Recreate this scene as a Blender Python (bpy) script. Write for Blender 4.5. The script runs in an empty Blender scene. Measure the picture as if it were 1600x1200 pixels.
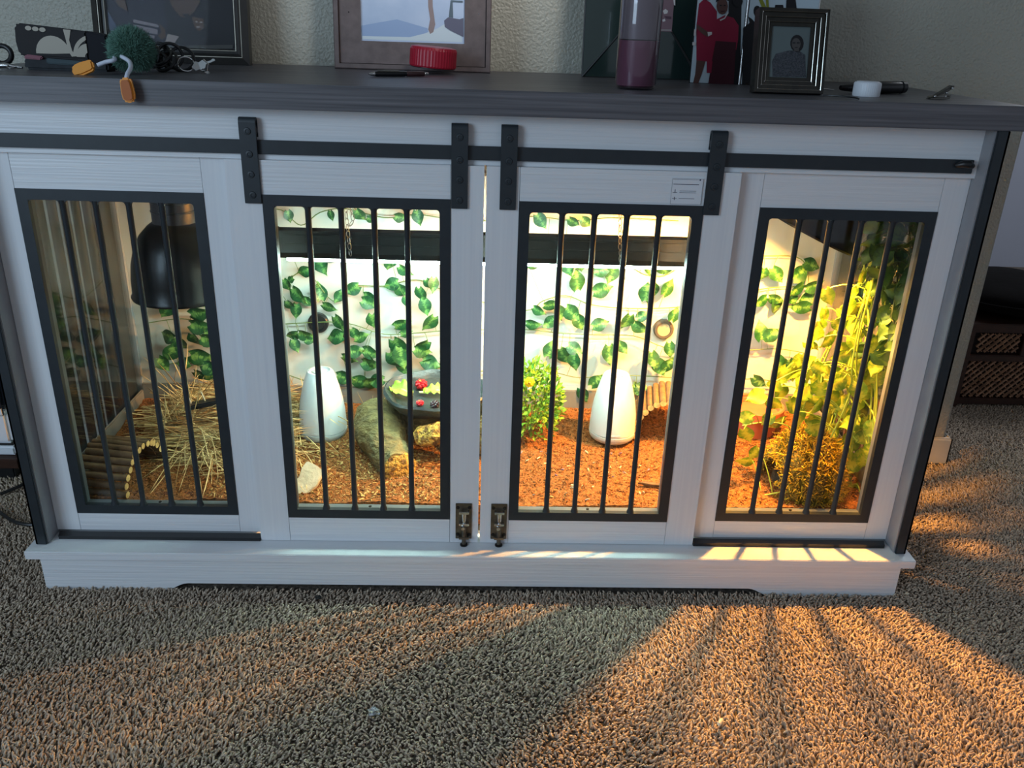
import bpy, bmesh, math, random
import numpy as np
from mathutils import Matrix, Vector
random.seed(7); np.random.seed(7)
scene = bpy.context.scene
col = scene.collection
PI = math.pi

# ------------------------------------------------------------------ camera
CAM = (-0.0006, -1.6349, 1.1834); F = 1333.04; YAW, PITCH, ROLL = 0.039014, 0.401494, 0.033451
def basis():
    cy, sy, cp, sp = math.cos(YAW), math.sin(YAW), math.cos(PITCH), math.sin(PITCH)
    fw = Vector((sy*cp, cy*cp, -sp)); r = Vector((cy, -sy, 0)); u = r.cross(fw)
    cr, sr = math.cos(ROLL), math.sin(ROLL)
    return cr*r + sr*u, -sr*r + cr*u, fw
RT, UP, FW = basis()
cam_d = bpy.data.cameras.new('camera'); cam = bpy.data.objects.new('camera', cam_d); col.objects.link(cam)
cam_d.sensor_width = 36.0; cam_d.lens = F/1600*36.0; cam_d.clip_start = 0.02
cam.matrix_world = Matrix(((RT.x, UP.x, -FW.x, CAM[0]), (RT.y, UP.y, -FW.y, CAM[1]), (RT.z, UP.z, -FW.z, CAM[2]), (0, 0, 0, 1)))
scene.camera = cam
def ray(u, v): return FW + (u-800)/F*RT + (600-v)/F*UP
def aty(u, v, y):
    d = ray(u, v); t = (y-CAM[1])/d.y; return Vector(CAM) + t*d
def atz(u, v, z):
    d = ray(u, v); t = (z-CAM[2])/d.z; return Vector(CAM) + t*d

# ------------------------------------------------------------------ light, world, exposure
vs = scene.view_settings
vs.view_transform = 'Standard'; vs.look = 'None'; vs.exposure = 0.0; vs.gamma = 1.0; vs.use_curve_mapping = False
w = bpy.data.worlds.new('world'); scene.world = w; w.use_nodes = True
bg = w.node_tree.nodes['Background']; bg.inputs[0].default_value = (0.74, 0.84, 1.0, 1); bg.inputs[1].default_value = 0.34
def light(name, kind, loc, power, color, target=None, **kw):
    d = bpy.data.lights.new(name, kind); d.energy = power; d.color = color
    for k, v in kw.items(): setattr(d, k, v)
    o = bpy.data.objects.new(name, d); col.objects.link(o); o.location = loc
    if target is not None:
        o.rotation_euler = (Vector(target)-Vector(loc)).to_track_quat('-Z', 'Y').to_euler()
    return o
# unseen area light for an assumed window on the left, behind the photographer
light('assumed_window_light', 'AREA', (-2.3, -2.6, 1.7), 46, (0.58, 0.79, 1.0), (-0.3, 0, 0.6), shape='RECTANGLE', size=1.3, size_y=1.5)
# unseen spot added to brighten the middle of the wall
light('added_wall_spot', 'SPOT', (0.55, -0.75, 2.5), 120, (1.0, 0.98, 0.95), (-0.02, 0.62, 1.58), spot_size=math.radians(36), spot_blend=1.0, shadow_soft_size=0.22)
# tubes of the hanging fixture and the bulb of the right-hand dome lamp
FX0, FX1, FXY, FXZ = -0.435, 0.485, 0.20, 0.704
# (the tubes of the hanging fixture glow by themselves, see its builder)
DOME_R = Vector((0.715, 0.22, 0.775)); AXIS_R = Vector((-0.40, 0.02, -0.90)).normalized()
light('heat_bulb', 'POINT', DOME_R - AXIS_R*0.052, 132, (1.0, 0.42, 0.075), shadow_soft_size=0.018)
# unseen area light, assumed daylight in the hall beyond the end of the wall
light('assumed_hall_light', 'AREA', (2.7, 1.9, 2.5), 26, (0.86, 0.92, 1.0), (2.2, 1.3, 0), shape='RECTANGLE', size=1.0, size_y=1.0)

# ------------------------------------------------------------------ materials
def s2l(c):
    return tuple((x/12.92 if x <= 0.04045 else ((x+0.055)/1.055)**2.4) for x in (k/255 for k in c))
def new_mat(name):
    m = bpy.data.materials.new(name); m.use_nodes = True
    return m, m.node_tree, m.node_tree.nodes['Principled BSDF']
def mat(name, c, rough=0.5, metal=0.0, spec=0.5, noise=None, bump=None, coat=0, sheen=0, trans=0):
    """noise=(scale xyz or float, second colour, contrast); bump=(scale xyz or float, strength, distance)"""
    m, t, b = new_mat(name); L = t.links; N = t.nodes
    c = s2l(c); b.inputs['Base Color'].default_value = (*c, 1); b.inputs['Roughness'].default_value = rough
    b.inputs['Metallic'].default_value = metal; b.inputs['Specular IOR Level'].default_value = spec
    b.inputs['Coat Weight'].default_value = coat; b.inputs['Sheen Weight'].default_value = sheen
    def tex(scale, detail=4):
        tc = N.new('ShaderNodeTexCoord'); mp = N.new('ShaderNodeMapping')
        mp.inputs['Scale'].default_value = scale if isinstance(scale, tuple) else (scale,)*3
        n = N.new('ShaderNodeTexNoise'); n.inputs['Scale'].default_value = 1; n.inputs['Detail'].default_value = detail
        L.new(tc.outputs['Object'], mp.inputs[0]); L.new(mp.outputs[0], n.inputs['Vector']); return n
    if noise:
        n = tex(noise[0]); r = N.new('ShaderNodeValToRGB'); k = noise[2] if len(noise) > 2 else 0.2
        r.color_ramp.elements[0].position = 0.5-k; r.color_ramp.elements[1].position = 0.5+k
        r.color_ramp.elements[0].color = (*c, 1); r.color_ramp.elements[1].color = (*s2l(noise[1]), 1)
        L.new(n.outputs['Fac'], r.inputs[0]); L.new(r.outputs[0], b.inputs['Base Color'])
    if bump:
        n = tex(bump[0], 3); bp = N.new('ShaderNodeBump'); bp.inputs['Strength'].default_value = bump[1]; bp.inputs['Distance'].default_value = bump[2]
        L.new(n.outputs['Fac'], bp.inputs['Height']); L.new(bp.outputs[0], b.inputs['Normal'])
    if trans:
        tr = N.new('ShaderNodeBsdfTranslucent'); mx = N.new('ShaderNodeMixShader'); mx.inputs[0].default_value = trans
        tr.inputs[0].default_value = (*c, 1)
        out = N['Material Output']; L.new(b.outputs[0], mx.inputs[1]); L.new(tr.outputs[0], mx.inputs[2]); L.new(mx.outputs[0], out.inputs[0])
    return m
def emit(name, c, k):
    m, t, b = new_mat(name); b.inputs['Base Color'].default_value = (*c, 1)
    b.inputs['Emission Color'].default_value = (*c, 1); b.inputs['Emission Strength'].default_value = k; return m
def glass(name, tint=(0.97, 0.985, 0.98), k=1.0):
    m = bpy.data.materials.new(name); m.use_nodes = True; t = m.node_tree; N = t.nodes; L = t.links
    N.remove(N['Principled BSDF'])
    tr = N.new('ShaderNodeBsdfTransparent'); tr.inputs[0].default_value = (*tint, 1)
    g = N.new('ShaderNodeBsdfGlossy'); g.inputs['Roughness'].default_value = 0.03
    f = N.new('ShaderNodeFresnel'); ge = N.new('ShaderNodeNewGeometry'); io = N.new('ShaderNodeMath'); io.operation = 'MULTIPLY_ADD'
    io.inputs[1].default_value = 1/1.45-1.45; io.inputs[2].default_value = 1.45    # the same 1.45 seen from either side
    L.new(ge.outputs['Backfacing'], io.inputs[0]); L.new(io.outputs[0], f.inputs['IOR'])
    mu = N.new('ShaderNodeMath'); mu.operation = 'MULTIPLY'; mu.inputs[1].default_value = k
    mx = N.new('ShaderNodeMixShader'); L.new(f.outputs[0], mu.inputs[0]); L.new(mu.outputs[0], mx.inputs[0])
    L.new(tr.outputs[0], mx.inputs[1]); L.new(g.outputs[0], mx.inputs[2]); L.new(mx.outputs[0], N['Material Output'].inputs[0])
    return m
def leaf_mat(name, dark, mid, light_, trans=0.25, spread=0.5):
    """variegated leaf: the UV runs along (u) and across (v) the blade"""
    m, t, b = new_mat(name); N = t.nodes; L = t.links
    uv = N.new('ShaderNodeUVMap'); sp = N.new('ShaderNodeSeparateXYZ'); L.new(uv.outputs[0], sp.inputs[0])
    a = N.new('ShaderNodeMath'); a.operation = 'SUBTRACT'; a.inputs[1].default_value = 0.5; L.new(sp.outputs[1], a.inputs[0])
    ab = N.new('ShaderNodeMath'); ab.operation = 'ABSOLUTE'; L.new(a.outputs[0], ab.inputs[0])
    oi = N.new('ShaderNodeObjectInfo')
    mp = N.new('ShaderNodeMapping'); mp.inputs['Scale'].default_value = (5, 4, 1); L.new(uv.outputs[0], mp.inputs[0])
    L.new(oi.outputs['Location'], mp.inputs['Location'])
    n = N.new('ShaderNodeTexNoise'); n.inputs['Scale'].default_value = 1.3; n.inputs['Detail'].default_value = 3; n.inputs['Distortion'].default_value = 1.0
    L.new(mp.outputs[0], n.inputs['Vector'])
    ad = N.new('ShaderNodeMath'); ad.operation = 'MULTIPLY_ADD'; ad.inputs[1].default_value = spread; L.new(n.outputs['Fac'], ad.inputs[0]); L.new(ab.outputs[0], ad.inputs[2])
    r = N.new('ShaderNodeValToRGB'); e = r.color_ramp.elements
    e[0].position = 0.24; e[0].color = (*s2l(light_), 1); e[1].position = 0.46; e[1].color = (*s2l(dark), 1)
    x = e.new(0.33); x.color = (*s2l(mid), 1)
    L.new(ad.outputs[0], r.inputs[0]); L.new(r.outputs[0], b.inputs['Base Color'])
    b.inputs['Roughness'].default_value = 0.42
    tr = N.new('ShaderNodeBsdfTranslucent'); L.new(r.outputs[0], tr.inputs[0]); mx = N.new('ShaderNodeMixShader'); mx.inputs[0].default_value = trans
    L.new(b.outputs[0], mx.inputs[1]); L.new(tr.outputs[0], mx.inputs[2]); L.new(mx.outputs[0], N['Material Output'].inputs[0])
    return m
def attr_mat(name, rough=0.9, trans=0.0):
    m, t, b = new_mat(name); a = t.nodes.new('ShaderNodeAttribute'); a.attribute_name = 'fibre'
    t.links.new(a.outputs['Color'], b.inputs['Base Color']); b.inputs['Roughness'].default_value = rough
    b.inputs['Specular IOR Level'].default_value = 0.15
    return m

WHITE_H = mat('white_paint_horizontal', (222, 224, 226), 0.42, noise=((3, 8, 190), (212, 215, 219), 0.25), bump=((4, 40, 230), 0.8, 0.0016))
WHITE_V = mat('white_paint_vertical', (222, 224, 226), 0.42, noise=((170, 8, 3), (214, 216, 220), 0.25), bump=((220, 40, 4), 0.16, 0.001))
WHITE_P = mat('white_paint_smooth', (218, 221, 224), 0.45, noise=(6, (211, 214, 218)))
LINER = mat('white_liner', (196, 198, 194), 0.6, noise=((3, 3, 5), (186, 187, 182)), bump=((5, 3, 9), 0.35, 0.02))
GREYLINER = mat('grey_liner', (120, 118, 112), 0.6, noise=(14, (98, 96, 92)))
METAL = mat('black_metal', (40, 47, 52), 0.45, 0.1, noise=(40, (35, 42, 47)))
GRIP = mat('black_plastic', (22, 23, 25), 0.4)
SLAB = mat('grey_wood_top', (104, 102, 106), 0.42, noise=((3, 70, 170), (68, 67, 72), 0.2), bump=((4, 90, 160), 0.25, 0.0008))
EDGEBOARD = mat('grey_side_board', (150, 152, 156), 0.5, noise=(20, (140, 142, 147)))
SIDEFR = mat('side_frame_grey', (50, 52, 54), 0.5, noise=(20, (44, 46, 48)))
LIP = mat('inner_lip', (108, 114, 116), 0.5, noise=(20, (98, 104, 106)))
GLASS = glass('clear_pane')
SIDEGLASS = glass('side_pane', (0.9, 0.91, 0.9), 1.3)
BRONZE = mat('aged_steel', (120, 112, 98), 0.38, 0.85, noise=(60, (92, 86, 76)))
CHROME = mat('bright_steel', (205, 205, 205), 0.18, 1.0)
DARKSCREW = mat('dark_screw', (44, 40, 36), 0.45, 0.6)

# ------------------------------------------------------------------ mesh helpers
W = {}
class G:
    def __init__(s): s.v = []; s.f = []; s.m = []; s.uv = None
    def add(s, vs_, fs, mi=0):
        b = len(s.v); s.v += [tuple(x) for x in vs_]; s.f += [tuple(b+i for i in f) for f in fs]; s.m += [mi]*len(fs); return s
    def box(s, x0, x1, y0, y1, z0, z1, mi=0):
        x0, x1 = min(x0, x1), max(x0, x1)
        v = [(x, y, z) for z in (z0, z1) for y in (y0, y1) for x in (x0, x1)]
        return s.add(v, [(0, 2, 3, 1), (4, 5, 7, 6), (0, 1, 5, 4), (2, 6, 7, 3), (0, 4, 6, 2), (1, 3, 7, 5)], mi)
    def tube(s, pts, r, n=8, mi=0, caps=True):
        P = [Vector(p) for p in pts]; R = r if isinstance(r, (list, tuple)) else [r]*len(P)
        prev = None; rings = []
        for i, p in enumerate(P):
            t = (P[min(i+1, len(P)-1)]-P[max(i-1, 0)]).normalized()
            if prev is None:
                a = t.orthogonal().normalized()
            else:
                a = (prev - t*prev.dot(t)); a = a.normalized() if a.length > 1e-6 else t.orthogonal().normalized()
            prev = a; bb = t.cross(a)
            rings.append([p + R[i]*(math.cos(2*PI*k/n)*a + math.sin(2*PI*k/n)*bb) for k in range(n)])
        v = [x for q in rings for x in q]; f = []
        for i in range(len(P)-1):
            for k in range(n):
                f.append((i*n+k, i*n+(k+1) % n, (i+1)*n+(k+1) % n, (i+1)*n+k))
        if caps: f += [tuple(range(n-1, -1, -1)), tuple((len(P)-1)*n+k for k in range(n))]
        return s.add(v, f, mi)
    def lathe(s, prof, n=32, M=Matrix(), mi=0, close=False, wob=None, caps=True):
        v = []
        for j, (r, z) in enumerate(prof):
            for k in range(n):
                a = 2*PI*k/n; rr = r*(wob(a, j) if wob else 1)
                v.append(M @ Vector((rr*math.cos(a), rr*math.sin(a), z)))
        f = []
        L = len(prof)
        for i in range(L-1 if not close else L):
            j = (i+1) % L
            for k in range(n): f.append((i*n+k, i*n+(k+1) % n, j*n+(k+1) % n, j*n+k))
        if not close and caps:
            f += [tuple(range(n-1, -1, -1)), tuple((L-1)*n+k for k in range(n))]
        return s.add(v, f, mi)
    def prism(s, pts, M=Matrix(), d=0.01, mi=0):
        n = len(pts); v = [M @ Vector((x, y, 0)) for x, y in pts] + [M @ Vector((x, y, d)) for x, y in pts]
        f = [tuple(range(n-1, -1, -1)), tuple(range(n, 2*n))] + [(i, (i+1) % n, n+(i+1) % n, n+i) for i in range(n)]
        return s.add(v, f, mi)
    def poly(s, pts, M, z=0.0, mi=0):
        v = [M @ Vector((x, y, z)) for x, y in pts]; return s.add(v, [tuple(range(len(v)))], mi)
    def blob(s, c, r, sub=3, amp=0.0, sc=6.0, mi=0, M=None, seed=0):
        from mathutils import noise as nz
        bm = bmesh.new(); bmesh.ops.create_icosphere(bm, subdivisions=sub, radius=1)
        v = []
        for q in bm.verts:
            k = 1 + amp*nz.noise(q.co*sc/3+Vector((seed, seed*1.7, 3)))
            p = Vector((q.co.x*r[0]*k, q.co.y*r[1]*k, q.co.z*r[2]*k))
            v.append((M @ p if M else p) + Vector(c))
        f = [tuple(x.index for x in q.verts) for q in bm.faces]; bm.free()
        return s.add(v, f, mi)
    def build(s, name, m, parent=None, bevel=0, smooth=False, seg=2):
        off = W.get(parent, Vector((0, 0, 0))) if parent else Vector((0, 0, 0))
        me = bpy.data.meshes.new(name)
        me.from_pydata([(x-off.x, y-off.y, z-off.z) for x, y, z in s.v], [], s.f)
        ms = m if isinstance(m, (list, tuple)) else [m]
        for q in ms: me.materials.append(q)
        me.polygons.foreach_set('material_index', s.m)
        bm = bmesh.new(); bm.from_mesh(me)
        bmesh.ops.recalc_face_normals(bm, faces=bm.faces)
        if bevel:
            ed = [e for e in bm.edges if e.is_manifold and e.calc_face_angle(0) > 0.5]
            bmesh.ops.bevel(bm, geom=ed, offset=bevel, segments=seg, affect='EDGES', clamp_overlap=True)
        bm.to_mesh(me); bm.free()
        if smooth or bevel:
            me.polygons.foreach_set('use_smooth', [True]*len(me.polygons))
            try: me.set_sharp_from_angle(angle=math.radians(40))
            except Exception: pass
        o = bpy.data.objects.new(name, me); col.objects.link(o)
        if parent: o.parent = parent; W[o] = off
        return o
def tag(o, label=None, cat=None, group=None, kind=None):
    for k, v in (('label', label), ('category', cat), ('group', group), ('kind', kind)):
        if v: o[k] = v
    return o
def empty(name, loc, label, cat, group=None):
    o = bpy.data.objects.new(name, None); col.objects.link(o); o.empty_display_size = 0.05
    o.location = loc; W[o] = Vector(loc); return tag(o, label, cat, group)
def struct(o): o['kind'] = 'structure'; return o
def frameM(o, x, y):
    """matrix whose columns are x, y, x cross y at origin o"""
    x = Vector(x).normalized(); y = Vector(y); y = (y-x*x.dot(y)).normalized(); z = x.cross(y)
    return Matrix(((x.x, y.x, z.x, o[0]), (x.y, y.y, z.y, o[1]), (x.z, y.z, z.z, o[2]), (0, 0, 0, 1)))
def numpy_mesh(name, V, quads, tris, m, colors=None, parent=None):
    off = W.get(parent) if parent else None
    if off is not None: V = V - np.array(off)
    me = bpy.data.meshes.new(name)
    nq, nt = len(quads), len(tris)
    me.vertices.add(len(V)); me.vertices.foreach_set('co', np.ascontiguousarray(V, dtype=np.float32).ravel())
    idx = np.concatenate([quads.ravel(), tris.ravel()]).astype(np.int32)
    me.loops.add(len(idx)); me.loops.foreach_set('vertex_index', idx)
    me.polygons.add(nq+nt)
    st = np.concatenate([np.arange(nq)*4, nq*4+np.arange(nt)*3]).astype(np.int32)
    me.polygons.foreach_set('loop_start', st)
    me.polygons.foreach_set('use_smooth', np.ones(nq+nt, dtype=bool))
    me.update(calc_edges=True)
    if colors is not None:
        a = me.color_attributes.new('fibre', 'FLOAT_COLOR', 'POINT')
        c = np.ones((len(V), 4), dtype=np.float32); c[:, :3] = colors; a.data.foreach_set('color', c.ravel())
    me.materials.append(m)
    o = bpy.data.objects.new(name, me); col.objects.link(o)
    if parent: o.parent = parent; W[o] = off
    return o
def strands(P, D, L, R, bend, ns=3, T=(0, .5, .85), RR=(1, .95, .6), pinch=True, cols=None):
    """many bent tapering strands at once: roots P, unit directions D, lengths L, radii R, bend vectors added with t^2"""
    n = len(P); ref = np.random.randn(n, 3); A = np.cross(D, ref); A /= np.linalg.norm(A, axis=1)[:, None]+1e-9; B = np.cross(D, A)
    T = list(T)+[1.0]; rows = []
    for t, rr in zip(T[:-1], RR):
        c = P + D*(L*t)[:, None] + bend*(t*t)
        for k in range(ns):
            a = 2*PI*k/ns; rows.append(c + (R*rr)[:, None]*(math.cos(a)*A+math.sin(a)*B))
    rows.append(P + D*L[:, None] + bend)
    V = np.stack(rows, 1); m = V.shape[1]; V = V.reshape(-1, 3); base = np.arange(n)*m
    q = []; tr = []
    for i in range(len(RR)-1):
        for k in range(ns): q.append(np.stack([base+i*ns+k, base+i*ns+(k+1) % ns, base+(i+1)*ns+(k+1) % ns, base+(i+1)*ns+k], 1))
    i = len(RR)-1
    for k in range(ns): tr.append(np.stack([base+i*ns+k, base+i*ns+(k+1) % ns, base+m-1], 1))
    C = np.repeat(cols, m, axis=0) if cols is not None else None
    return V, (np.concatenate(q) if q else np.zeros((0, 4), int)), np.concatenate(tr), C

# ------------------------------------------------------------------ the room
CARP = mat('carpet_backing', (120, 108, 96), 0.95, noise=(90, (60, 53, 46)), bump=(160, 0.6, 0.006))
WALLM = mat('orange_peel_wall', (177, 174, 161), 0.36, noise=(3, (169, 167, 154)), bump=((150, 150, 150), 0.7, 0.006))
HALLM = mat('hall_wall', (176, 180, 194), 0.6, noise=(3, (172, 176, 190)))
BASEM = mat('baseboard_paint', (205, 204, 198), 0.4, noise=(9, (190, 188, 180)))
struct(G().box(-3.2, 4.2, -3.4, 4.2, -0.03, -0.009).build('floor', CARP))
struct(G().box(-3.3, 4.4, -3.4, 4.2, 2.7, 2.75).build('ceiling', mat('ceiling_paint', (200, 200, 198), .7, noise=(4, (192, 192, 190)))))
struct(G().box(-3.2, 1.400, 0.625, 0.78, -0.009, 2.7).build('wall_back', WALLM, bevel=0.012))
struct(G().box(-3.3, -3.2, -1.0, 0.78, -0.009, 2.7).build('wall_left', WALLM))
struct(G().box(0.4, 4.4, 3.0, 3.1, -0.009, 2.7).build('wall_far', HALLM))
g = G(); g.box(-3.2, 1.412, 0.608, 0.625, -0.009, 0.078); g.box(1.400, 1.412, 0.608, 0.79, -0.009, 0.078)
struct(g.build('baseboard_back', BASEM, bevel=0.005))

# carpet pile: tens of thousands of countless twisted tufts
def carpet():
    sp = 0.0056; xs = np.arange(-1.95, 2.2, sp); ys = np.arange(-0.78, 1.15, sp)
    X, Y = np.meshgrid(xs, ys); X = X.ravel(); Y = Y.ravel()
    X = X + np.random.uniform(-.5, .5, len(X))*sp; Y = Y + np.random.uniform(-.5, .5, len(Y))*sp
    keep = ~((np.abs(X) < 0.95) & (Y > -0.045) & (Y < 0.6)) & ~((Y > 0.6) & (X < 1.42))
    keep &= (X < 1.35+1.2*(Y+0.25).clip(0))
    X, Y = X[keep], Y[keep]; n = len(X)
    h = np.random.uniform(0.010, 0.0155, n)
    flow = 1.3*np.sin(X*5+1.7*np.sin(Y*4))+1.1*np.cos(Y*6+X*2.2)
    a = flow + np.random.normal(0, 1.1, n)
    tl = np.random.uniform(0.15, 0.8, n)
    D = np.stack([np.cos(a)*tl, np.sin(a)*tl, np.ones(n)], 1); D /= np.linalg.norm(D, axis=1)[:, None]
    bend = np.stack([np.cos(a+.5), np.sin(a+.5), -0.3*np.ones(n)], 1)*np.random.uniform(0.001, 0.006, n)[:, None]
    P = np.stack([X, Y, np.full(n, -0.010)], 1)
    k = np.random.uniform(0.62, 1.2, n)[:, None]; warm = np.random.uniform(-.02, .03, n)[:, None]
    c = np.array(s2l((190, 172, 153)))[None]*k + warm*np.array([1, .6, .2])[None]
    V, q, t, C = strands(P, D, h, np.random.uniform(.0017, .0027, n), bend, RR=(.8, 1.1, .95), cols=c.clip(0.01, 1))
    o = numpy_mesh('carpet_pile', V, q, t, attr_mat('carpet_fibre'), C)
    tag(o, 'taupe shag carpet pile covering the floor around the cabinet', 'carpet', kind='stuff')
carpet()

# ------------------------------------------------------------------ the cabinet
cab = empty('cabinet', (0, 0.28, 0), 'long white barn door cabinet turned into a reptile enclosure, grey wood top', 'cabinet')
G().box(-0.992, 0.992, -0.034, 0.60, 1.026, 1.07).build('tabletop', SLAB, cab, bevel=0.0015)
# plinth with a shallow arch cut out along its foot
arch = [(-0.957, -0.009), (-0.70, -0.009)] + [(-0.70+0.055*i/6, -0.009+0.020*(0.5-0.5*math.cos(PI*i/6))) for i in range(1, 7)] + \
       [(0.615+0.055*i/6, -0.009+0.020*(0.5+0.5*math.cos(PI*i/6))) for i in range(0, 6)] + [(0.67, -0.009), (0.957, -0.009), (0.957, 0.0775), (-0.957, 0.0775)]
G().prism(arch, frameM((0, -0.043, 0), (1, 0, 0), (0, 0, 1)), -0.02).build('plinth', WHITE_H, cab)
for sx in (-1, 1): G().box(sx*0.935, sx*0.955, -0.02, 0.59, -0.009, 0.0775).build('plinth_side', WHITE_P, cab)
G().box(-0.982, 0.982, -0.055, 0.60, 0.0775, 0.0975).build('ledge', WHITE_H, cab, bevel=0.0015)
G().box(-0.943, 0.943, 0.0115, 0.034, 0.932, 1.026).box(-0.943, 0.943, 0.0515, 0.064, 0.905, 1.026).box(-0.943, 0.943, 0.034, 0.0515, 0.95, 1.026).build('header_board', WHITE_H, cab)
G().box(-0.943, 0.943, 0.05, 0.575, 0.098, 0.112).build('enclosure_floor', GREYLINER, cab)
G().box(-0.935, 0.935, 0.066, 0.568, 1.0225, 1.0255).build('enclosure_ceiling', WHITE_P, cab)
for sx in (-1, 1):
    G().box(sx*0.943, sx*0.962, -0.022, 0.03, 0.0985, 1.026).build('side_board', EDGEBOARD, cab, bevel=0.001)
    g = G(); g.box(sx*0.9445, sx*0.968, -0.0285, -0.0225, 0.0985, 1.026); g.box(sx*0.9625, sx*0.968, -0.0285, 0.012, 0.0985, 1.026)
    g.build('corner_post', METAL, cab, bevel=0.0012)
    G().box(sx*0.93, sx*0.962, 0.545, 0.59, 0.0985, 1.026).build('rear_post', EDGEBOARD, cab)
    # black floor track in front of the fixed panels, ends cut at a slant
    a, b = sx*0.488, sx*0.936
    G().prism([(a, -0.004), (b-sx*0.006, -0.004), (b, 0.016), (a, 0.016)], frameM((0, 0, 0.0975), (1, 0, 0), (0, 1, 0)), 0.008).build('floor_track', GRIP, cab)
    # glazed barred side
    p = bpy.data.objects.new('side_panel', None); col.objects.link(p); p.parent = cab; W[p] = W[cab]
    g = G(); X0, X1 = sx*0.944, sx*0.958
    g.box(X0, X1, 0.031, 0.075, 0.0985, 1.02); g.box(X0, X1, 0.46, 0.544, 0.0985, 1.02); g.box(X0, X1, 0.075, 0.46, 0.0985, 0.17); g.box(X0, X1, 0.075, 0.46, 0.86, 1.02)
    g.build('side_frame', SIDEFR, p)
    for i in range(7):
        y = 0.075+0.385*(i+0.5)/7
        G().tube([(sx*0.951, y, 0.17), (sx*0.951, y, 0.86)], 0.0105, 10).build('bar', GRIP, p, smooth=True)
    G().box(sx*0.936, sx*0.940, 0.045, 0.548, 0.113, 1.02).build('glass_pane', SIDEGLASS, p)
# back panel, rippled white liner
from mathutils import noise as nz
nx, nzz = 90, 46; V = []; Fc = []
for j in range(nzz+1):
    for i in range(nx+1):
        x = -0.93+1.86*i/nx; z = 0.113+0.91*j/nzz
        y = 0.556+0.006*nz.noise(Vector((x*2.2, z*5, 1.3)))+0.004*nz.noise(Vector((x*6, z*9, 5)))
        V.append((x, y, z))
for j in range(nzz):
    for i in range(nx):
        a = j*(nx+1)+i; Fc.append((a, a+1, a+nx+2, a+nx+1))
G().add(V, Fc).build('liner_sheet', LINER, cab, smooth=True)
G().box(-0.93, 0.93, 0.570, 0.585, 0.098, 1.026).build('back_panel', WHITE_P, cab)
g = G(); g.box(-0.929, 0.929, 0.538, 0.546, 0.113, 0.243); g.build('liner_tray', GREYLINER, cab, bevel=0.002)
for sx in (-1, 1):
    G().box(sx*0.926, sx*0.933, 0.05, 0.537, 0.113, 0.225).build('liner_tray', GREYLINER, cab, bevel=0.002)
# cable grommets
for (u, v, mm, cap) in ((497, 505, GRIP, 1), (1037, 515, mat('grey_grommet', (70, 66, 60), 0.5), 0)):
    c = aty(u, v, 0.546); M = frameM(c, (1, 0, 0), (0, 0, 1))
    g = G().lathe([(0.018, -0.010), (0.0275, -0.010), (0.0275, 0.002), (0.024, 0.006), (0.019, 0.006), (0.018, 0.002)], 28, M, 0, close=True)
    gr = g.build('cable_grommet', mm, cab, smooth=True)
    G().lathe([(0.018, 0.0), (0.018, 0.003)], 24, M).build('grommet_cap', GRIP if cap else mat('beige_cap', (150, 138, 112), 0.5), gr)

def door(name, x0, x1, y, z0, z1, fx0, fx1, fz0, fz1, sliding):
    d = bpy.data.objects.new(name, None); col.objects.link(d); d.parent = cab; W[d] = W[cab]
    T = 0.027; lip = 0.019
    for (a, b, e0, e1) in ((x0, fx0, fx0, fx0+lip), (fx1, x1, fx1-lip, fx1)):
        g = G().box(a+0.0004, b-0.0004, y, y+T, z0, z1)
        g.box(e0, e1, y+0.011, y+T, fz0, fz1, 1)
        g.build('stile', [WHITE_V, LIP], d)
    for (a, b, e0, e1) in ((z0, fz0, fz0, fz0+lip), (fz1, z1, fz1-lip, fz1)):
        g = G().box(fx0+0.0004, fx1-0.0004, y+0.0003, y+T, a, b); g.box(fx0+lip, fx1-lip, y+0.011, y+T, e0, e1, 1)
        g.build('rail', [WHITE_H, LIP], d)
    # black welded grille: outer frame with rounded openings, four round bars with weld collars
    t = 0.021; g = G(); yy0, yy1 = y-0.002, y+0.010
    g.box(fx0, fx0+t, yy0, yy1, fz0, fz1); g.box(fx1-t, fx1, yy0, yy1, fz0, fz1)
    g.box(fx0+t, fx1-t, yy0, yy1, fz0, fz0+t); g.box(fx0+t, fx1-t, yy0, yy1, fz1-t, fz1)
    n = 5; bx = [fx0+t+(fx1-fx0-2*t)*i/n for i in range(n+1)]
    for i in range(n):      # fillets in the upper corners of the openings
        for cx, sg in ((bx[i]+(0.005 if i else 0), 1), (bx[i+1]-(0.005 if i < n-1 else 0), -1)):
            q = 0.007
            g.prism([(cx, fz1-t), (cx+sg*q, fz1-t), (cx+sg*q*.45, fz1-t-q*.2), (cx+sg*q*.2, fz1-t-q*.45), (cx, fz1-t-q)][::sg], frameM((0, yy0+0.002, 0), (1, 0, 0), (0, 0, 1)), -0.007)
    g.build('grille_frame', METAL, d)
    for i in range(1, n):
        a, b = fz0+t, fz1-t
        G().tube([(bx[i], y+0.004, a), (bx[i], y+0.004, a+0.003), (bx[i], y+0.004, a+0.010), (bx[i], y+0.004, b-0.002), (bx[i], y+0.004, b)], [0.0085, 0.008, 0.0058, 0.0058, 0.0064], 12).build('bar', METAL, d, smooth=True)
    G().box(fx0+0.006, fx1-0.006, y+T+0.0005, y+T+0.0035, fz0+0.006, fz1-0.006).build('glass_pane', GLASS, d)
    G().tube([((fx0+fx1)/2, y+0.018, fz0+lip-0.001), ((fx0+fx1)/2, y+0.018, fz0+lip+0.0015)], 0.0035, 10).build('screw', DARKSCREW, d)
    return d
doors = []
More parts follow.
